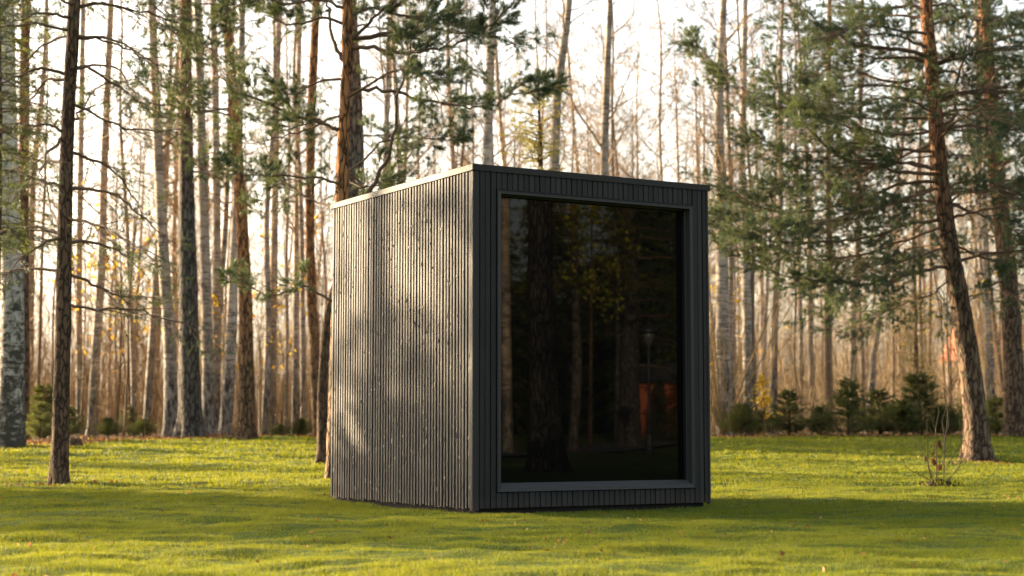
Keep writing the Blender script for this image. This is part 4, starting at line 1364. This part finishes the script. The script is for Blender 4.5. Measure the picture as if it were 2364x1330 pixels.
an = np.arange(k) * 2 * math.pi / k
V = [[(0.27 * r * math.cos(q) * (1 + 0.25 * mnoise.noise((math.cos(q) * 2, math.sin(q) * 2, r))), 0.2 * r * math.sin(q), 0.13 * (1 - r ** 1.6) + 0.03 * mnoise.noise((math.cos(q) * 4 * r, math.sin(q) * 4 * r, 3)) - 0.02) for q in an] for r in rg]
V = np.array(V).reshape(-1, 3)
i = np.arange(6)[:, None] * k
j = np.arange(k)[None]
b.add(V, np.stack([i + j, i + (j + 1) % k, i + k + (j + 1) % k, i + k + j], -1).reshape(-1, 4))
b.leaves(np.stack([rng.normal(0, .12, 60), rng.normal(0, .1, 60), 0.03 + 0.06 * rng.random(60)], -1), 0.022)
b.build('soil_mound', M['soil'], sp)
b = MB()
n = 90
x, y = rng.normal(0.02, 0.13, n), rng.normal(-0.02, 0.1, n)
P = np.stack([x, y, np.full(n, 0.0)], -1)
tip = P + np.stack([rng.normal(0, .05, n), rng.normal(0, .05, n), 0.07 + 0.1 * rng.random(n)], -1)
sd = np.stack([np.full(n, 0.005), np.full(n, 0.002), np.zeros(n)], -1)
b.add(np.stack([P - sd, P + sd, tip], 1), tris=np.arange(3 * n).reshape(-1, 3), tone=rng.random(n).repeat(3))
b.leaves(np.stack([rng.normal(0.08, .06, 26), rng.normal(-.08, .05, 26), 0.03 + 0.06 * rng.random(26)], -1), 0.02)
b.build('foliage', M['grass'], sp)

# stumps on the lawn
def stump(x, y, w, h, label):
    g = ground_px(x, y)
    r = wpx(w, g[1])
    root = thing('tree_stump', label, 'stump', g)
    b = MB()
    k = 22
    an = np.arange(k) * 2 * math.pi / k
    V = []
    for z, s in ((-0.03, 1.0), (0.15, 0.82), (0.6, 0.66), (0.95, 0.6), (1.0, 0.55), (0.93, 0.0)):
        for q in an:
            nz = 1 + 0.22 * mnoise.noise((math.cos(q) * 1.8 + x, math.sin(q) * 1.8, z))
            V.append((r * s * nz * math.cos(q), r * s * nz * math.sin(q) * 0.8, h * z * (1 + 0.4 * mnoise.noise((math.cos(q) + x, math.sin(q), 9)))))
    i = np.arange(5)[:, None] * k
    j = np.arange(k)[None]
    b.add(V, np.stack([i + j, i + (j + 1) % k, i + k + (j + 1) % k, i + k + j], -1).reshape(-1, 4))
    b.build('stump_wood', M['spruce_bark'], root, smooth=True)


stump(174, 1030, 46, 0.13, 'low dark weathered stump on the lawn right of the slim pine')
stump(2040, 1013, 44, 0.04, 'flat dark stump cut level with the lawn in front of the spruces')

# far house with a red roof beyond the wood
hp = px(2325, 745, 118)
hs = thing('distant_house', 'house with red roof just visible through the trunks at the right edge', 'house', (hp[0], 118, 0.5))
b = MB()
b.box((-3.4, -4, 0), (3.4, 4, 5.2))
b.build('wall', M['plaster'], hs)
b = MB()
b.add([(-3.8, -4.6, 5.0), (3.8, -4.6, 5.0), (3.8, 0, 7.6), (-3.8, 0, 7.6), (-3.8, 4.6, 5.0), (3.8, 4.6, 5.0)], [(0, 1, 2, 3), (3, 2, 5, 4)], [(0, 3, 4), (1, 5, 2)])
b.build('roof', M['redroof'], hs)

# ------------------------------------------------------------------ the park behind the camera, mirrored in the window
GN = np.array([0.505, -0.863, 0.0])
GP = np.array([C0[0] + 0.094 * FV[0], C0[1] + 0.094 * FV[1], 0.0])


def mirror(x, y, D):
    """Point seen in the window at pixel (x, y), D metres along the view axis."""
    p = px(x, y, D)
    return p - 2 * np.dot(p - GP, GN) * GN


def mground(x, D):
    q = mirror(x, 990, D)
    return np.array([q[0], q[1], float(terr(q[0], q[1]))])


def mtrunk(xs, D, top):
    P = []
    for x, y in xs:
        P.append(mirror(x, y, D))
    P = np.array(P)
    P[0, 2] = float(terr(P[0, 0], P[0, 1])) - 0.05
    v = P[-1] - P[-2]
    v = v / v[2]
    return np.vstack([P, P[-1] + v * (top - P[-1][2])])


GRP = 'trees of the park mirrored in the window'


def park_pine(name, label, xs, D, widths, mat, top, nb, z0, Lb, needle='pine_needles'):
    tp = mtrunk(xs, D, top)
    root = thing(name, label, 'tree', tp[0] + [0, 0, 0.05])
    O = np.array(root.location)
    trunk_mesh(tp, [wpx(w, D) for w in widths] + [wpx(widths[-1] * 0.6, D)], mat, root, O, 20, 0.12, 0.08, 0.3)
    for i in range(nb):
        z = random.uniform(z0, top - 0.3)
        bough(root, O, auto_bough(at_height(tp, z), random.uniform(0, 6.28), random.uniform(0.7, 1.2) * Lb, 0.2, 0.35), 0.03, twig_per_m=5, tl=0.9, shoots=5, M_=22, ln=0.09, w=0.014, bare=0.15, sub=False, needle=needle)


park_pine('pine_tree', 'thick dark pine trunk mirrored in the left half of the window', [(1262, 1092), (1255, 900), (1248, 700), (1246, 450)], 25, [82, 66, 60, 58], 'shaded_bark', 11, 10, 6.5, 2.2)
park_pine('birch_tree', 'birch mirrored at the far left of the window', [(1172, 1005), (1168, 800), (1166, 450)], 42, [26, 24, 20], 'birch_bark', 12, 14, 6, 1.6, 'sunlit_needles')
park_pine('alder_tree', 'slim greyed birch with yellowish foliage mirrored behind the thick pine', [(1322, 1005), (1332, 850), (1328, 650), (1324, 450)], 47, [24, 22, 20, 16], 'grey_bark', 12, 46, 4.6, 2.0, 'sunlit_needles')  # a birch despite the alder name, its bark painted grey to tone down the sunlit white
park_pine('spruce_tree', 'heavy dark conifer mirrored in the middle right of the window', [(1452, 1005), (1452, 800), (1450, 450)], 52, [52, 46, 38], 'shaded_bark', 13, 60, 2.6, 2.6, 'spruce_needles')
park_pine('birch_tree', 'slim birch mirrored beside the heavy dark conifer', [(1424, 1005), (1428, 800), (1432, 450)], 55, [16, 14, 12], 'birch_bark', 12, 10, 6, 1.4, 'sunlit_needles')
far = make_spruce(14, 3.1, 1.5, 'spruce_needles', 0.14, 0.05, 20, 0.02, 0.5)
q = mground(1560, 74)
far.location = tuple(q)
tag(far, 'tall dark spruce of the row mirrored in the window behind the orange shed', 'tree', GRP)
for x, D, s in ((1130, 72, 0.9), (1205, 80, 0.8), (1268, 74, 0.95), (1345, 84, 0.85), (1400, 76, 0.8), (1470, 72, 1.0), (1520, 82, 1.0), (1640, 76, 1.0), (1700, 84, 1.1), (1075, 80, 1.0), (1240, 92, 1.1), (1430, 94, 1.1), (1600, 92, 1.1)):
    q = mground(x, D)
    copy_tree(far, q, (0, 0, random.uniform(0, 6)), s * random.uniform(0.6, 0.85), 'dark spruce in the row closing the park mirrored in the window', GRP)

yt = thing('autumn_tree', 'sunlit yellow green crown mirrored at the top middle of the window', 'tree', mground(1362, 44))
b = MB()
P = np.array([(0, 0, -0.05), (0.1, 0, 4), (0, 0.1, 9.5)])
b.tubes(smooth_path(P, 10), np.linspace(0.06, 0.015, 10), 8)
b.build('trunk', M['spruce_bark'], yt)
f = MB()
c = np.array([(rng.normal(0, 0.3) + 0.25 * math.sin(i), rng.normal(0, 0.3) + 0.3 * math.cos(i * 1.7), 3.9 + 5.4 * i / 34) for i in range(34)])
k = rng.integers(0, 34, 1100)
f.leaves(c[k] + rng.normal(0, 0.24, (1100, 3)), 0.07, rng.random(1100))
f.build('crown', M['pleaf'], yt)


def street_lamp(x, D, H, label):
    root = thing('street_lamp', label, 'lamp', mground(x, D), 0, 'park lamps mirrored in the window')
    b = MB()
    b.lathe([(0.0, 0), (0.15, 0), (0.15, 0.06), (0.11, 0.1), (0.1, 0.42), (0.075, 0.5), (0.085, 0.56), (0.055, 0.62), (0.05, 0.8), (0.062, 0.84), (0.04, 0.9), (0.034, H - 0.62), (0.05, H - 0.6), (0.05, H - 0.55), (0.0, H - 0.55)], 14)
    b.build('post', M['iron'], root, smooth=False)
    b = MB()
    b.lathe([(0.05, H - 0.55), (0.11, H - 0.47), (0.15, H - 0.3), (0.13, H - 0.2), (0.0, H - 0.19)], 14)
    b.build('lantern', M['lglass'], root, smooth=True)
    b = MB()
    b.lathe([(0.25, H - 0.21), (0.26, H - 0.19), (0.2, H - 0.11), (0.08, H - 0.04), (0.03, H - 0.02), (0.02, H + 0.06), (0.0, H + 0.08)], 16)
    b.build('lamp_cap', M['iron'], root, smooth=True)


street_lamp(1498, 42, 3.3, 'black park lamp mirrored at the right of the window')
street_lamp(1320, 60, 2.9, 'distant park lamp mirrored beside the slim grey trunk')

q = mground(1560, 62)
shed = thing('orange_shed', 'orange wooden shed mirrored low in the right part of the window', 'shed', q, math.atan2(-0.865, -0.5) + 0.3)
b = MB()
b.box((-1.5, -1.6, -0.05), (1.5, 1.6, 2.1))
b.build('wall', M['shed'], shed)
b = MB()
b.add([(-1.7, -1.9, 2.05), (1.7, -1.9, 2.05), (1.7, 0, 2.8), (-1.7, 0, 2.8), (-1.7, 1.9, 2.05), (1.7, 1.9, 2.05)], [(0, 1, 2, 3), (3, 2, 5, 4)], [(0, 3, 4), (1, 5, 2)])
b.build('roof', M['roof'], shed)
for x, D, s_ in ((1592, 57, 0.24), (1522, 58.5, 0.16)):
    copy_tree(far, mground(x, D), (0, 0, random.uniform(0, 6)), s_, 'smaller dark spruce mirrored in front of the orange shed', 'small spruces in front of the mirrored shed')
# asphalt path of the park
b = MB()
p0, p1 = mground(1060, 38), mground(1420, 52)
cc = smooth_path([p0 + (p0 - p1) * 2, p0, (p0 + p1) / 2 + [0, .6, 0], p1, p1 + (p1 - p0) * 1.4], 60)
tg = norm(np.gradient(cc[:, :2], axis=0))
nr = np.stack([-tg[:, 1], tg[:, 0]], -1)
cols = np.linspace(-1.3, 1.3, 7)
X = cc[:, :1] + nr[:, :1] * cols
Y = cc[:, 1:2] + nr[:, 1:] * cols
grid(b, X, Y, terr(X, Y) + 0.045)
b.build('path', M['path'], smooth=True, kind='structure')
